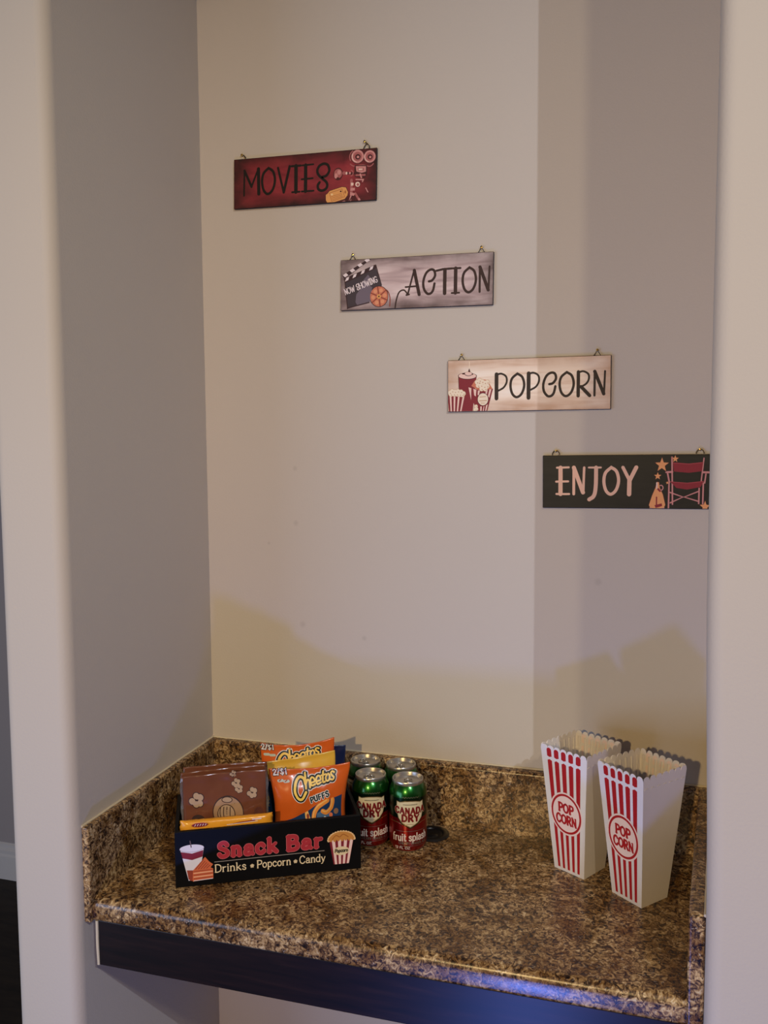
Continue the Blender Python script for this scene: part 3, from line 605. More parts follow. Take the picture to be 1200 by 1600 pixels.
for cx, cy, r in ((370, 305, 108), (570, 215, 55), (310, 470, 58), (460, 565, 26), (1035, 905, 85)):
    a = Art(T5); a.poly(star(cx, cy, r * 1.15, 90 + 180), dk, 3); a.poly(star(cx, cy, r, 90 + 180), gld, 4)
    prints(bo, fn, 'star_picture', a)

# ------------------------------------------------------------------ black snack box and what stands in it
BA = math.radians(28.29); BO = Vector((119, -352, 0)); BE = Vector((math.cos(BA), math.sin(BA), 0)); BN = Vector((-math.sin(BA), math.cos(BA), 0))
def inbox(u, d, z): return BO + BE * u + BN * d + Vector((0, 0, z))
BW, BD, BH = 295, 150, 90
sb = tag(empty('snack_box', inbox(0, 0, 0.3), (0, 0, BA)), 'long black open box lettered Snack Bar, set at an angle on the counter', 'box')
m_blk = mat('black_painted_wood', (8, 8, 11), rough=0.5, spec=0.14, var=0.2, bump=0.1, bscale=90)
def panel(name, a_, b_):
    q = MB(); q.box(a_, b_); return q.build(name, m_blk, sb, bevel=0.8, bseg=2)
fp = panel('front_panel', (0, 0, 0), (BW, 6, BH)); panel('back_panel', (0, BD - 6, 0), (BW, BD, BH))
panel('end_panel', (0, 6, 0), (6, BD - 6, BH)); panel('end_panel', (BW - 6, 6, 0), (BW, BD - 6, BH)); panel('bottom_panel', (6, 6, 0), (BW - 6, BD - 6, 5))
fn = lambda u, v: (u, 0, v)
def bprint(name, a): return a.build(name, fp, fn, base=0.15, dz=0.06)
redl = mat('box_letter_red', (168, 44, 56)); pkl = mat('box_letter_edge', (206, 104, 108)); cre = mat('box_cream', (226, 206, 170)); gry = mat('box_line_grey', (150, 140, 134)); lav = mat('box_white', (222, 216, 226)); mar = mat('box_maroon', (126, 30, 46)); orr = mat('box_orange', (206, 104, 66)); brk = mat('box_brick', (150, 62, 46))
a = Art()
a.text(ROMAN, 'Snack', 68, 43.5, 22, 7.6, pkl, 0, fit=90, gap=.26, serif=.1); a.text(ROMAN, 'Snack', 68, 43.5, 22, 6.2, redl, 1, fit=90, gap=.26, serif=.1)
a.text(ROMAN, 'Bar', 176, 43.5, 22, 7.6, pkl, 0, fit=54, gap=.26, serif=.1); a.text(ROMAN, 'Bar', 176, 43.5, 22, 6.2, redl, 1, fit=54, gap=.26, serif=.1)
bprint('title_lettering', a)
a = Art(); a.stroke([(60, 36), (235, 36.5)], 1.0, gry, 0, round=False); bprint('rule_line', a)
a = Art()
a.text(ROMAN, 'Drinks', 61, 19, 12.2, 1.7, cre, 0, fit=48, serif=.08); a.poly(star(119, 23.5, 3.6), cre, 0)
a.text(ROMAN, 'Popcorn', 127, 19, 12.2, 1.7, cre, 0, fit=53, serif=.08); a.poly(star(188, 23.5, 3.6), cre, 0)
a.text(ROMAN, 'Candy', 195, 19, 12.2, 1.7, cre, 0, fit=41, serif=.08); bprint('menu_lettering', a)
a = Art()
a.stroke([(23.5, 74), (25, 64)], 1.6, mat('box_straw', (96, 80, 84)), 3)
a.poly([(8, 62), (44.5, 62), (36, 10), (20, 10)], lav, 0); a.poly(ell(26, 62, 18.5, 6), lav, 1); a.stroke(arc(26, 62, 18.5, 6, 180, 360), .8, mat('box_lid_line', (170, 160, 176)), 2)
a.poly([(9, 57.5), (26, 53.5), (43.5, 57.5), (42, 47), (26, 43), (11.5, 47)], mar, 2)
a.poly([(17.5, 27), (28, 26), (40, 38), (33, 12), (24, 9), (20, 12)], brk, 2)
bprint('drink_picture', a)
a = Art()
a.poly([(27, 26), (46, 46), (52, 38), (58, 33), (54, 28), (58, 26), (58, 9.5), (26, 8)], orr, 3)
for k in range(5): a.stroke([(31 + k * 4.2, 27.5), (43 + k * 2.6, 41.5 - k * 2.4)], 1.2, brk, 4)
for k in range(5): a.stroke([(28, 12 + k * 3.0), (57, 12.8 + k * 3.0)], 1.1, mat('box_pale_orange', (240, 196, 160)) if k % 2 else brk, 4)
a.stroke([(28, 9), (57, 10)], 1.1, lav, 5); bprint('ticket_picture', a)
a = Art()
a.poly([(243, 52), (283, 52), (275, 11.5), (250, 11.5)], mar, 0)
for k in range(4): a.poly([(247.2 + k * 10, 52), (252.4 + k * 10, 52), (256.2 + k * 6.4 - .6, 11.5), (252.6 + k * 6.4 - .6, 11.5)], mat('box_pink_white', (236, 204, 200)), 1)
hump = [(242, 52)] + [(262.8 + 21 * math.cos(math.radians(t)), 52 + 13.5 * math.sin(math.radians(t))) for t in range(176, 3, -12)] + [(284, 52)]
corn = mat('box_corn', (196, 134, 66)); corn2 = mat('box_corn_edge', (228, 190, 140)); corn3 = mat('box_corn_dark', (164, 100, 44))
for p in hump[::1]: a.poly(ell(p[0], p[1], 2.3, 2.3, 10), corn2, 1)
a.poly(hump, corn, 2); a.stroke(spl((248, 54), (254, 60), (260, 57), (266, 61), (274, 56)), 1.6, corn3, 3)
for p in ((246, 51.6), (252, 51), (258, 51.6), (264, 51), (270, 51.6), (276, 51), (281, 51.6)): a.poly(ell(p[0], p[1], 2.1, 1.8, 10), corn, 3)
a.poly(ell(262.5, 33.5, 13, 7.2), cre, 4); a.text(ROMAN, 'Popcorn', 252, 31.4, 5.4, 1.35, ink, 5, fit=21, slant=.15); bprint('popcorn_picture', a)

# ---- a pillow bag: front and back skin, crimped ends
def pillow(w_, h_, T, seal=8, waist=.07, sag=0, seedv=0, wr=1.0):
    def surf(u, v, side=-1):
        s_ = max(-1, min(1, u / (w_ / 2))); t = max(0, min(1, v / h_))
        k = max(0, min(1, (v - seal) / (h_ * .32))) * max(0, min(1, (h_ - seal - v) / (h_ * .32)))
        k = math.sin(min(1, k) * PI / 2)
        th = T * k * max(0, 1 - abs(s_) ** 2.6) ** .6
        n1 = noise.noise(Vector((u * .035 + seedv, v * .03, seedv * 2.3))) * 2.4 * wr + noise.noise(Vector((u * .1 + seedv, v * .08 - u * .03, 5 + seedv))) * .9 * wr
        fold = math.sin((u * .9 + v * .35) * .16 + seedv) * .8 * wr * (1 - k)
        off_ = (n1 * (.25 + .75 * k) + fold) * max(0, 1 - abs(s_) ** 4)
        x = s_ * (w_ / 2) * (1 - waist * math.sin(PI * min(1, max(0, (v - seal) / (h_ - 2 * seal)))))
        ridge = .35 * math.sin(v * 2.4) if (v < seal or v > h_ - seal) else 0
        z = v - sag * (1 - s_ * s_) * max(0, (t - .4) / .6) ** 2
        return (x, side * (th + .35) + off_ * (1 if side < 0 else .8) + ridge, z)
    return surf
def bag_mesh(surf, w_, h_, m, o, name='bag_body', nu=40, nv=52):
    b = MB()
    for side in (-1, 1):
        vs = [surf(-w_ / 2 + w_ * i / nu, h_ * j / nv, side) for j in range(nv + 1) for i in range(nu + 1)]
        fs = [(j * (nu + 1) + i, j * (nu + 1) + i + 1, (j + 1) * (nu + 1) + i + 1, (j + 1) * (nu + 1) + i) for j in range(nv) for i in range(nu)]
        b.add(vs, fs)
    me = b.build(name, m, o, smooth=70)
    bm = bmesh.new(); bm.from_mesh(me.data)
    be = [e for e in bm.edges if e.is_boundary]
    bmesh.ops.remove_doubles(bm, verts=bm.verts, dist=.0008 * .2)
    be = [e for e in bm.edges if e.is_boundary]
    # join the two skins round the rim
    try: bmesh.ops.bridge_loops(bm, edges=be)
    except Exception: pass
    bmesh.ops.recalc_face_normals(bm, faces=bm.faces); bm.to_mesh(me.data); bm.free()
    for p in me.data.polygons: p.use_smooth = True
    return me
def bag(name, u, d, z, w_, h_, T, m, label, cat, group, lean=0, roll=0, yaw_=0, **k):
    o = empty(name, inbox(u, d, z)); o.rotation_mode = 'XYZ'
    o.rotation_euler = (Matrix.Rotation(BA + math.radians(yaw_), 4, 'Z') @ Matrix.Rotation(math.radians(roll), 4, 'Y') @ Matrix.Rotation(math.radians(-lean), 4, 'X')).to_euler()
    tag(o, label, cat, group); sf = pillow(w_, h_, T, **k); body = bag_mesh(sf, w_, h_, m, o)
    return o, body, sf
foil = dict(bump=0.35, bscale=28, rough=0.26, coat=0.3, var=0.08, vscale=20)
m_org = mat('orange_foil', (210, 96, 34), **foil); m_yel = mat('yellow_foil', (222, 180, 70), **foil); m_navy = mat('navy_foil', (34, 44, 84), **foil); m_blue = mat('blue_foil', (30, 66, 112), **foil); m_brown = mat('brown_foil', (112, 66, 46), rough=0.2, coat=0.7, var=0.12, vscale=18, bump=0.7, bscale=24)
cy = mat('logo_yellow', (246, 206, 96), rough=.35); cb = mat('logo_black', (20, 18, 22), rough=.35); cw = mat('logo_white', (232, 226, 220), rough=.35)
GB = 'snack bags in the box'

def logo(a, T, layer, upto=None):
    strokes = [(spl((585, 560), (570, 505), (520, 490), (470, 550), (448, 650), (478, 720), (530, 728), (585, 650)), 30),
               (spl((592, 440), (588, 610)), 22), (spl((590, 560), (612, 520), (636, 530), (640, 596)), 22),
               (spl((655, 548), (700, 530), (690, 496), (664, 492), (648, 530), (662, 575), (705, 560)), 20),
               (spl((725, 530), (772, 512), (762, 476), (736, 474), (718, 512), (732, 558), (776, 540)), 20),
               (spl((805, 420), (800, 530), (826, 536)), 22), ([(778, 470), (838, 458)], 18),
               (spl((858, 458), (836, 490), (846, 526), (872, 524), (886, 486), (870, 456), (858, 458)), 20),
               (spl((938, 440), (914, 430), (898, 450), (914, 474), (934, 490), (928, 516), (898, 514)), 20)]
    for i, (m_, ex) in enumerate(((cw, 56), (cb, 38), (cy, 0))):
        for pts, w_ in strokes: a.stroke([T(*p) for p in pts], (w_ + ex) * 0.142, m_, layer + i, raw=True)

# bag A: front orange bag
oA, bA, sA = bag('chip_bag', 219, 52, 6, 136, 154, 17, m_org, 'orange bag of cheese puffs leaning in front of the other chip bags', 'snack bag', GB, lean=1, roll=0, waist=.14, sag=5, seedv=1.3)
def TA(x, y):  # close-up pixel (7.5x, origin 400,1150) -> mm on the bag
    px, py = 400 + x / 7.5, 1150 + y / 7.5
    return ((px - 424) / 126 * 135 - 67, 154 - (py - (1207 - (px - 424) * .087)) * 1.09 - 1)
a = Art(TA); logo(a, TA, 0); a.build('logo', bA, sA, cut=4, base=.35, dz=.1)
a = Art(TA); p0 = TA(650, 775); p1 = TA(880, 690); rr = math.degrees(math.atan2(p1[1] - p0[1], p1[0] - p0[0])); L_ = math.hypot(p1[0] - p0[0], p1[1] - p0[1])
a.text(ROMAN, 'PUFFS', *p0, 9, 4.4, cw, 0, fit=L_, rot=rr, gap=.25); a.text(ROMAN, 'PUFFS', *p0, 9, 2.3, mat('logo_teal', (20, 44, 52)), 1, fit=L_, rot=rr, gap=.25); a.build('flavour_lettering', bA, sA, cut=4, base=.35, dz=.1)
a = Art(TA); p0 = TA(225, 492)
a.text(ROMAN, '2/$1', *p0, 9.5, 4, cb, 0, fit=22, rot=6, gap=.2); a.text(ROMAN, '2/$1', *p0, 9.5, 2.0, cw, 1, fit=22, rot=6, gap=.2)
for k in range(2): a.stroke([TA(270 + k * 70, 550), TA(315 + k * 70, 540)], 4.5, mat('price_grey', (186, 196, 180)), 0, raw=True); a.stroke([TA(275 + k * 70, 552), TA(300 + k * 70, 532)], 1.5, brk, 1, raw=True)
a.build('price_mark', bA, sA, cut=4, base=.35, dz=.1)
a = Art(TA)
a.poly([(280, 1010), (430, 950), (560, 890), (640, 850), (760, 770), (960, 715), (1060, 690), (1060, 1500), (300, 1500)], mat('bag_blue_print', (34, 62, 104), **foil), 0)
a.poly([(720, 900), (790, 860), (900, 880), (940, 940), (720, 960)], mat('bag_blue_light', (78, 112, 152)), 1)
pf = mat('puff_orange', (240, 150, 62), rough=.5); pf2 = mat('puff_light', (246, 190, 110), rough=.5)
for pts in (spl((675, 960), (690, 890), (740, 820), (800, 780), (860, 745)), spl((800, 870), (850, 885), (910, 840), (930, 780), (930, 740))):
    a.stroke([TA(*p) for p in pts], 8, pf, 2, raw=True); a.stroke([TA(p[0] - 8, p[1] - 8) for p in pts], 2.2, pf2, 3, raw=True)
a.poly(ell(985, 880, 34, 34), mat('bag_tan_dot', (150, 110, 84)), 2); a.poly(ell(912, 918, 25, 25), mat('bag_coral_dot', (226, 120, 80)), 2); a.poly(ell(830, 945, 18, 14), cw, 2)
a.poly([(560, 890), (600, 870), (635, 960), (610, 990), (570, 970)], pf2, 2); a.poly(ell(600, 930, 16, 30), brk, 3)
a.build('puff_picture', bA, sA, cut=4, base=.3, dz=.1, clip=[(0, 62, 1), (1, 4, -1), (0, -62, -1)])

# bag B: yellow topped bag, blue below, leaning
oB, bB, sB = bag('chip_bag', 217, 86, 13, 126, 151, 12, m_yel, 'yellow topped bag wedged between the two orange chip bags', 'snack bag', GB, lean=2, roll=-5, seedv=4.1, waist=.06, sag=2)
a = Art(); a.poly([(-64, 10), (64, 10), (64, 118), (-64, 118)], m_blue, 0); a.stroke([(-62, 120), (62, 120)], 3, cw, 1); a.build('blue_print', bB, sB, cut=5, base=.3)
# bag C: rear orange bag
oC, bC, sC = bag('chip_bag', 206, 113, 8, 128, 174, 11, m_org, 'orange chip bag standing tallest at the back of the box', 'snack bag', GB, lean=2, roll=0, seedv=7.7, waist=.05, sag=9)
def TC(x, y):
    px, py = 400 + x / 7.5, 1150 + y / 7.5
    return ((px - 416) / 111 * 126 - 63, 172 - (py - (1166 - (px - 416) * .054)) * 1.13)
sh = lambda x, y: TC((x - 440) * 0.98 + 290, (y - 600) * .9 + 300)
a = Art(TC); a.poly([(215, 310), (420, 255), (800, 215), (800, 245), (820, 600), (215, 600)], m_navy, 0, raw=False); logo(a, sh, 1); a.build('logo', bC, sC, cut=5, base=.35, dz=.1)
a = Art(TC); p0 = TC(125, 178); a.text(ROMAN, '2/$1', *p0, 8.5, 3.6, cb, 0, fit=20, rot=4, gap=.2); a.text(ROMAN, '2/$1', *p0, 8.5, 1.9, cw, 1, fit=20, rot=4, gap=.2)
for k in range(2): a.stroke([TC(155 + k * 65, 232), TC(200 + k * 65, 226)], 4.5, MATS['price_grey'], 0, raw=True)
a.build('price_mark', bC, sC, cut=5, base=.35, dz=.1)
# bag D: navy bag at the back right
oD, bD, sD = bag('chip_bag', 250, 134, 9, 70, 153, 6, m_navy, 'navy blue bag at the back right corner of the box beside the cans', 'snack bag', GB, lean=1, roll=3, seedv=9.9, waist=.04)

# popcorn packets, brown, in clear wrap
def packet(u, d, z, h_, yaw_, roll, sd, label):
    o, bd, sf = bag('popcorn_packet', u, d, z, 136, h_, 6, m_brown, label, 'snack packet', 'brown popcorn packets in the box', lean=1, roll=roll, yaw_=yaw_, seedv=sd, waist=.03, seal=12, wr=1.25, sag=-1.5)
    return o, bd, sf
pz = mat('packet_puff', (176, 146, 112)); pzd = mat('packet_line', (56, 34, 28)); ptan = mat('packet_tan', (164, 128, 92))
PK = ['brown popcorn packet nearest the front of the box, behind the yellow candy bar', 'brown popcorn packet in the middle, sandwiched behind the front brown packet', 'brown popcorn packet at the rear of the brown packets']
for i, (d, h_, rl, u_) in enumerate(((37, 158, -.4, 75), (52, 160, -1.2, 76), (67, 161, .6, 75))):
    o, bd, sf = packet(u_ + 5, d, 8.5, h_ - 3, 0, rl, 20 + 3.1 * i, PK[i])
    def TP(x, y): # close-up pixel (6.667x, origin 260,1190)
        px, py = 260 + x / 6.667, 1190 + y / 6.667
        return ((px - 279) / 133 * 135 - 67.5, 158 - (py - (1215 - (px - 279) * .09)) * 1.2)
    if i == 0:
        def puff(cx, cy, r, ly=0):
            a = Art(TP)
            L3 = [(cx, cy - r * .5), (cx - r * .7, cy + r * .2), (cx + r * .5, cy + r * .45), (cx + r * .6, cy - r * .35), (cx - r * .1, cy + r * .6)]
            for q in L3: a.poly(ell(q[0], q[1], r * .62, r * .56, 14), pzd, ly)
            for q in L3: a.poly(ell(q[0], q[1], r * .5, r * .45, 14), pz, ly + 1)
            a.stroke([(cx - r * .2, cy - r * .1), (cx + r * .15, cy + r * .15)], 6, pzd, ly + 2)
            a.build('popcorn_print', bd, sf, cut=4, base=.3, dz=.1)
        puff(270, 385, 66); puff(690, 230, 40); puff(720, 280, 36); puff(860, 310, 48); puff(660, 150, 30)
        a = Art(TP)
        a.poly(ell(600, 490, 168, 150), pzd, 0); a.poly(ell(600, 490, 158, 140), ptan, 1); a.poly(ell(580, 505, 92, 88), pz, 2); a.stroke(ell(580, 505, 92, 88), 8, pzd, 3, closed=True)
        for k in range(4): a.stroke(spl((520 + 34 * k, 440), (512 + 36 * k, 500), (530 + 30 * k, 570)), 8, pzd, 3)
        a.poly(ell(590, 375, 54, 24), pz, 3); a.stroke(ell(590, 375, 54, 24), 7, pzd, 4, closed=True)
        a.poly(ell(280, 565, 72, 46), pzd, 0); a.poly(ell(930, 490, 50, 50), mat('packet_dark_brown', (94, 52, 40)), 0)  # two printed blots beside the kettle, the right one a darker packet brown
        a.build('kettle_print', bd, sf, cut=4, base=.3, dz=.1, clip=[(0, 64, 1), (0, -64, -1)])
    gl = MATS.get('clear_film')
    if not gl:
        gl = mat('clear_film', (196, 190, 184), rough=.12, coat=.5); gl.node_tree.nodes['Principled BSDF'].inputs['Transmission Weight'].default_value = .85
    for s_ in (-1, 1):   # clear film edges that stick out past the packet
        b = MB()
        b.loft([[(s_ * 66, -1.2, z_), (s_ * (69.5 + 1.0 * math.sin(z_ * .2)), -.2 + 1.2 * math.sin(z_ * .13 + i), z_), (s_ * 66, .2, z_)] for z_ in range(8, int(h_) - 4, 6)])
        b.build('wrap_edge', gl, o, smooth=60)

# candy bar standing behind the front panel
cbm = mat('candy_yellow', (232, 158, 44), rough=.28, coat=.3, var=.15, vscale=25)
o = tag(empty('candy_bar', inbox(81, 15.6, 62), (0, 0, BA)), 'yellow wrapped candy bar lying along the front edge of the black box', 'candy bar')
rings = []
for x in range(-72, 73, 4):
    e = 1 - max(0, (abs(x) - 60) / 12) ** 1.5; ty = 1.0 + 6.2 * e; tz = 19 + 1.2 * (1 - e)
    rings.append([(x + (1.2 * math.sin(k * 2.6) if abs(x) == 72 else 0), ty * math.copysign(abs(math.cos(q)) ** .6, math.cos(q)) + .4 * noise.noise(Vector((x * .2, k * .8, 0))), 20 + tz * math.copysign(abs(math.sin(q)) ** .55, math.sin(q)) + .5 * noise.noise(Vector((x * .15, 3, k)))) for k, q in enumerate([2 * PI * j / 20 for j in range(20)])])
b = MB(); b.loft(rings); wb = b.build('wrapper', cbm, o, smooth=60)
a = Art(); fz = lambda u, v: (u, -7.6, v)
a.poly(ell(-42, 33.2, 13, 3.6), brk, 0); a.poly(ell(-42, 33.2, 11.5, 2.8), mar, 1)
for k in range(5): a.stroke([(-50 + k * 4, 32), (-48.5 + k * 4, 34.4)], .9, cw, 2)
a.build('wrapper_logo', wb, fz, base=.1, dz=.08); a = Art()
a.poly([(2, 30), (20, 32.5), (44, 34), (44, 31), (20, 29.5)], brk, 0); a.stroke([(0, 29.6), (48, 31.4)], .9, cw, 1); a.stroke([(40, 34.6), (54, 34.8)], 1.4, cw, 1)
a.build('wrapper_streak', wb, fz, base=.1, dz=.08)

# ------------------------------------------------------------------ soda cans
def metal(name, rgb, rough, var=.1): return mat(name, rgb, rough=rough, metal=.85, var=var, vscale=30, coat=.5)
m_alu = metal('aluminium', (186, 182, 176), .3); m_grn = metal('can_green', (30, 92, 34), .28); m_dgr = metal('can_dark_green', (16, 42, 26), .3); m_cred = metal('can_red', (158, 26, 28), .3)
shc = mat('shield_cream', (216, 204, 172), rough=.35); shr = mat('shield_red', (116, 16, 22), rough=.35); sil = metal('can_silver_ink', (170, 160, 150), .35); cwht = mat('can_white_ink', (226, 206, 196), rough=.4); gld2 = metal('can_gold_ink', (170, 140, 90), .4)
RB = 32.6
prof = [(0, 5), (20, 3), (23, .3), (25, .3), (28.5, 4), (31, 9), (RB, 15), (RB, 30), (RB, 52), (RB, 62), (RB, 80), (RB, 97), (32, 102), (30.5, 107), (28, 112.5), (26.2, 115.5)]
mt = [0, 0, 0, 0, 3, 3, 3, 3, 3, 2, 2, 1, 1, 1, 1]
def cyl(u, v): return (RB * math.sin(u / RB), -RB * math.cos(u / RB), v)
def make_can(x, y, turn, tabrot, label):
    o = tag(empty('soda_can', (x, y, 0.2), (0, 0, math.radians(turn))), label, 'can', 'green and red soda cans')
    b = MB(); b.lathe(prof, 64, mats=mt); bd = b.build('can_body', [m_alu, m_grn, m_dgr, m_cred], o, smooth=50)
    # wavy border between green and red is printed over the body
    a = Art()
    top = [(u, 55 + (-8 * max(0, 1 - abs(u) / 22))) for u in range(-44, 45, 4)]
    a.poly([(-44, 40)] + [(44, 40)] + top[::-1], m_cred, 0)
    a.stroke(top, .9, gld2, 1); a.build('red_band_print', bd, cyl, cut=4, base=.12, dz=.06)
    a = Art()
    def shield(g): return [(-23 - g, 91 + g), (-18, 89.5 + g), (-9, 91.5 + g), (0, 92 + g), (9, 91.5 + g), (18, 89.5 + g), (23 + g, 91 + g), (23.5 + g, 84), (22.5 + g, 72), (20 + g, 63), (13 + g, 55 - g), (0, 48 - g * 1.4), (-13 - g, 55 - g), (-20 - g, 63), (-22.5 - g, 72), (-23.5 - g, 84)]
    a.poly(shield(2.4), m_dgr, 2); a.poly(shield(1.2), gld2, 3); a.poly(shield(0), shc, 4)
    a.text(ROMAN, 'CANADA', -26, 71.5, 10, 3.8, shc, 5, fit=52, gap=.18, wave=lambda q: -1.6 * ((q - 26) / 26) ** 2 * -1 - 1); a.text(ROMAN, 'CANADA', -26, 71.5, 10, 3.0, shr, 6, fit=52, gap=.24, wave=lambda q: 1.6 * ((q - 26) / 26) ** 2 - 1)
    a.text(ROMAN, 'DRY', -14, 58, 10.5, 3.2, shr, 6, fit=29, gap=.26)
    a.stroke([(-12, 86.5), (12, 86.5)], .9, m_dgr, 5); a.stroke([(-6, 52.6), (6, 52.6)], .7, gld2, 5)
    a.build('shield_emblem', bd, cyl, cut=4, base=.14, dz=.05)
    a = Art()
    a.text(ROMAN, 'fruit splash', -32, 24, 12.5, 2.0, cwht, 3, fit=64, gap=.15, serif=.06, wave=lambda q: q * .03 - 1)
    a.stroke([(-26, 40), (28, 41)], .5, sil, 3); a.stroke([(-18, 14.5), (26, 15)], .5, sil, 3)
    a.text(ROMAN, 'CHERRY GINGER ALE', -20, 17.5, 4, .7, sil, 3, fit=50)
    a.build('flavour_lettering', bd, cyl, cut=4, base=.12, dz=.06)
    a = Art(); a.text(ROMAN, '12 FL OZ', -27, 9.5, 3.6, .7, cwht, 3, fit=26); a.build('volume_lettering', bd, cyl, cut=4, base=.12, dz=.06)
    a = Art(); a.stroke(spl(*[(-14 + 2.2 * k, 98.6 + (1.2 if k % 2 else -.8)) for k in range(14)], n=3), .6, sil, 3)
    a.build('script_line', bd, cyl, cut=4, base=.12, dz=.06)
    b = MB(); b.lathe([(26.2, 115.5), (26.9, 117.5), (27, 120.5), (26.2, 122), (25, 121.6), (24.2, 119), (23.4, 115.8), (21.5, 115), (20.5, 116.2), (12, 116.2), (0, 116.2)], 56)
    ld = b.build('can_lid', m_alu, o, smooth=40)
    b = MB()
    b.loft([[(r * math.cos(q) * (1 if math.cos(q) > 0 else .9), -4 + r * 1.35 * math.sin(q), z) for q in [2 * PI * k / 24 for k in range(24)]] for r, z in ((8, 116.6), (8.2, 117.6), (7, 118.2))], caps=False)
    b.tube([(5.2 * math.cos(q), -8.5 + 4.6 * math.sin(q), 118) for q in [2 * PI * k / 18 for k in range(18)]], 1.3, 8, closed=True)
    b.loft([[(6.4 * math.cos(q), 2.4 + 4.2 * math.sin(q), z) for q in [2 * PI * k / 20 for k in range(20)]] for z in (116.4, 118.2)])
    b.lathe([(0, 119.2), (2.6, 119.2), (3.2, 118)], 16, c=(0, 1.5))
    tb_ = b.build('pull_tab', metal('tab_metal', (164, 158, 150), .28), ld, smooth=45, rot=(0, 0, math.radians(tabrot)))
    return o
make_can(432, -114, 22, -2, 'green and red soda can at the front right of the four, beside the cable grommet')
make_can(365, -114, 20, -55, 'green and red soda can at the front left of the four, touching the black box')
make_can(403, -54, 60, -75, 'green and red soda can at the rear right of the four, against the back splash')
make_can(336, -54, -30, -80, 'green and red soda can at the rear left of the four, behind the chip bags')

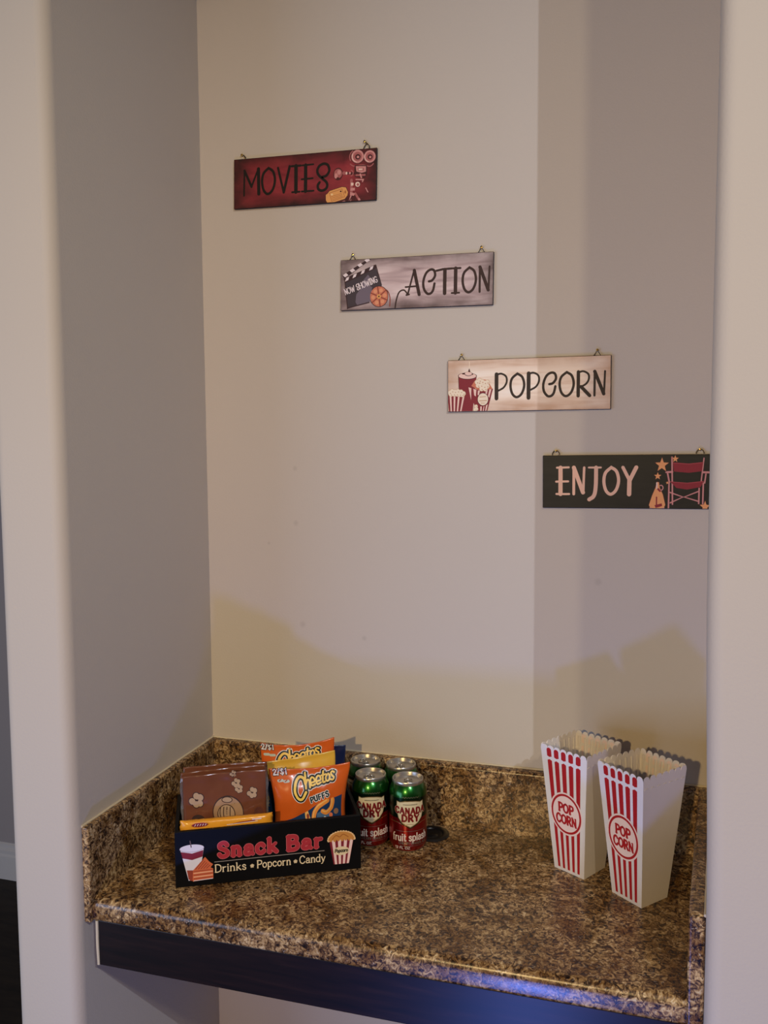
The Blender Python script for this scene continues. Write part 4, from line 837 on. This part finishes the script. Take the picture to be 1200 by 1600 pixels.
# ------------------------------------------------------------------ popcorn boxes
m_pb = mat('white_card', (226, 220, 218), rough=.42, var=.02); m_pr = mat('popcorn_red', (172, 28, 34), rough=.4); m_pp = mat('popcorn_pale_pink', (240, 214, 208), rough=.45)
A0, B0, A1, B1, HP, NS = 57.2, 58, 89, 97.5, 209, 7
def make_popbox(x, y, th, label):
    o = tag(empty('popcorn_box', (x, y, 0.2), (0, 0, th)), label, 'popcorn box', 'striped popcorn boxes on the counter')
    def side(k, s_, z, inset=0):      # side k (0 front -y, 1 right, 2 back, 3 left), s_ in [0,1]
        t = z / HP; hx = (A0 + (A1 - A0) * t) / 2 - inset; hy = (B0 + (B1 - B0) * t) / 2 - inset
        c = [(-hx, -hy), (hx, -hy), (hx, hy), (-hx, hy)]; p, q = c[k], c[(k + 1) % 4]
        return (p[0] + (q[0] - p[0]) * s_, p[1] + (q[1] - p[1]) * s_, z)
    def top(s_):
        t = (s_ * NS) % 1.0; return HP - 6.5 + 6.5 * math.sqrt(max(0, 1 - (2 * t - 1) ** 2))
    b = MB(); n = NS * 8; zs = [0, .25, .5, .75, .9, .96, 1]
    for k in range(4):
        for inset, sg in ((0, 1), (1.3, -1)):
            vs = []
            for q in zs:
                for i in range(n + 1):
                    z = q * top(i / n) if q > .95 else q * (HP - 6.5)
                    vs.append(side(k, i / n, max(z, 1.3 if inset else 0), inset))
            fs = [(j * (n + 1) + i, j * (n + 1) + i + 1, (j + 1) * (n + 1) + i + 1, (j + 1) * (n + 1) + i) for j in range(len(zs) - 1) for i in range(n)]
            b.add(vs, fs if sg > 0 else [f[::-1] for f in fs])
        vs = [side(k, i / n, top(i / n), q) for q in (0, 1.3) for i in range(n + 1)]
        b.add(vs, [(i, i + 1, n + 2 + i, n + 1 + i) for i in range(n)])
    b.add([side(k, 0, 0) for k in range(4)], [(3, 2, 1, 0)]); b.add([side(k, 0, 1.3, 1.3) for k in range(4)], [(0, 1, 2, 3)])
    body = b.build('carton', m_pb, o, smooth=25)
    rise = [sum(.0 for _ in (0,)), 0]
    def face(k, inset=0): return lambda u, v: side(k, u, v, inset) # u in 0..1
    def fmap(k):
        def f(u, v): return side(k, .5 + u / (A0 + (A1 - A0) * v / HP), v)
        return f
    def stripes(a, m_, layer, gap_=True):
        for i in range(5):
            c = (i + .5) * 2 / 2 / 5; c = .10 + .8 * (i + .5) / 5
            def X(v, dx): return (c - .5) * (A0 + (A1 - A0) * v / HP) + dx * (.45 + .55 * v / HP)
            w_ = 4.6
            a.poly([(X(5, -w_), 5), (X(5, w_), 5), (X(184, w_), 184), (X(186, 0), 186), (X(184, -w_), 184)], m_, layer)
            a.poly([(X(191, -w_), 191), (X(189.5, 0), 189.5), (X(191, w_), 191)] + [(X(201, w_ * math.cos(q)), 201 + 4 * math.sin(q)) for q in [PI * k / 8 for k in range(9)]], m_, layer)
    a = Art(); stripes(a, m_pr, 0); a.build('striped_print', body, fmap(0), base=.12, dz=.06)
    a = Art(); stripes(a, m_pr, 0); a.build('striped_print', body, fmap(2), base=.12, dz=.06)
    a = Art(); stripes(a, mat('popcorn_ghost_pink', (238, 216, 209), rough=.45), 0)      # the print shows through faintly inside
    a.build('show_through_print', body, lambda u, v: side(2, .5 - u / (A0 + (A1 - A0) * v / HP), v, 1.4), base=.12, dz=.06)
    a = Art(); cz = 101
    a.poly(ell(0, cz, 31, 36, 48), m_pp, 1); a.poly(ell(0, cz, 28.6, 33.4, 48), m_pr, 2); a.poly(ell(0, cz, 25.2, 29.8, 48), m_pp, 3)
    a.text(ROMAN, 'POP', -13.5, cz + 2.5, 14, 3.4, m_pr, 4, fit=27, gap=.22, serif=.12); a.text(ROMAN, 'CORN', -18.5, cz - 17, 14, 3.4, m_pr, 4, fit=37, gap=.2, serif=.1)
    a.build('oval_emblem', body, fmap(0), base=.12, dz=.06, cut=6, clip=[(0, 33, 1), (0, -33, -1)])
    # embossed scallop line below the rim on the two plain sides
    for k in (1, 3):
        b = MB()
        for i in range(NS):
            P = []
            for j in range(5):
                t = .22 + .56 * j / 4; z = 187 + 3.4 * math.sin(PI * t); p = Vector(side(k, (i + t) / NS, z)); P.append(p)
            b.tube(P, .55, 6)
        b.build('embossed_scallops', m_pb, o, smooth=60)
    b = MB()  # pressed ribs inside the rim on the two far walls
    for k in (0, 1, 2, 3):
        for i in range(NS):
            P = [side(k, (i + .5) / NS, z, 1.6) for z in (150, 170, 190, 200)]
            q = [[Vector(p) + Vector(side(k, (i + .5) / NS + ds, p[2], 1.6 + dn)) - Vector(side(k, (i + .5) / NS, p[2], 1.6)) for ds, dn in ((-.028, 0), (-.014, 1.0), (.014, 1.0), (.028, 0))] for p in P]
            b.loft(q, caps=True)
    b.build('pressed_ribs', m_pb, o, smooth=60)
    return o
make_popbox(721.5, -109.6, -.5458, 'red striped white popcorn box at the left of the pair, nearer the back wall')
make_popbox(815.4, -171.6, -.7075, 'red striped white popcorn box at the right of the pair, nearer the front')
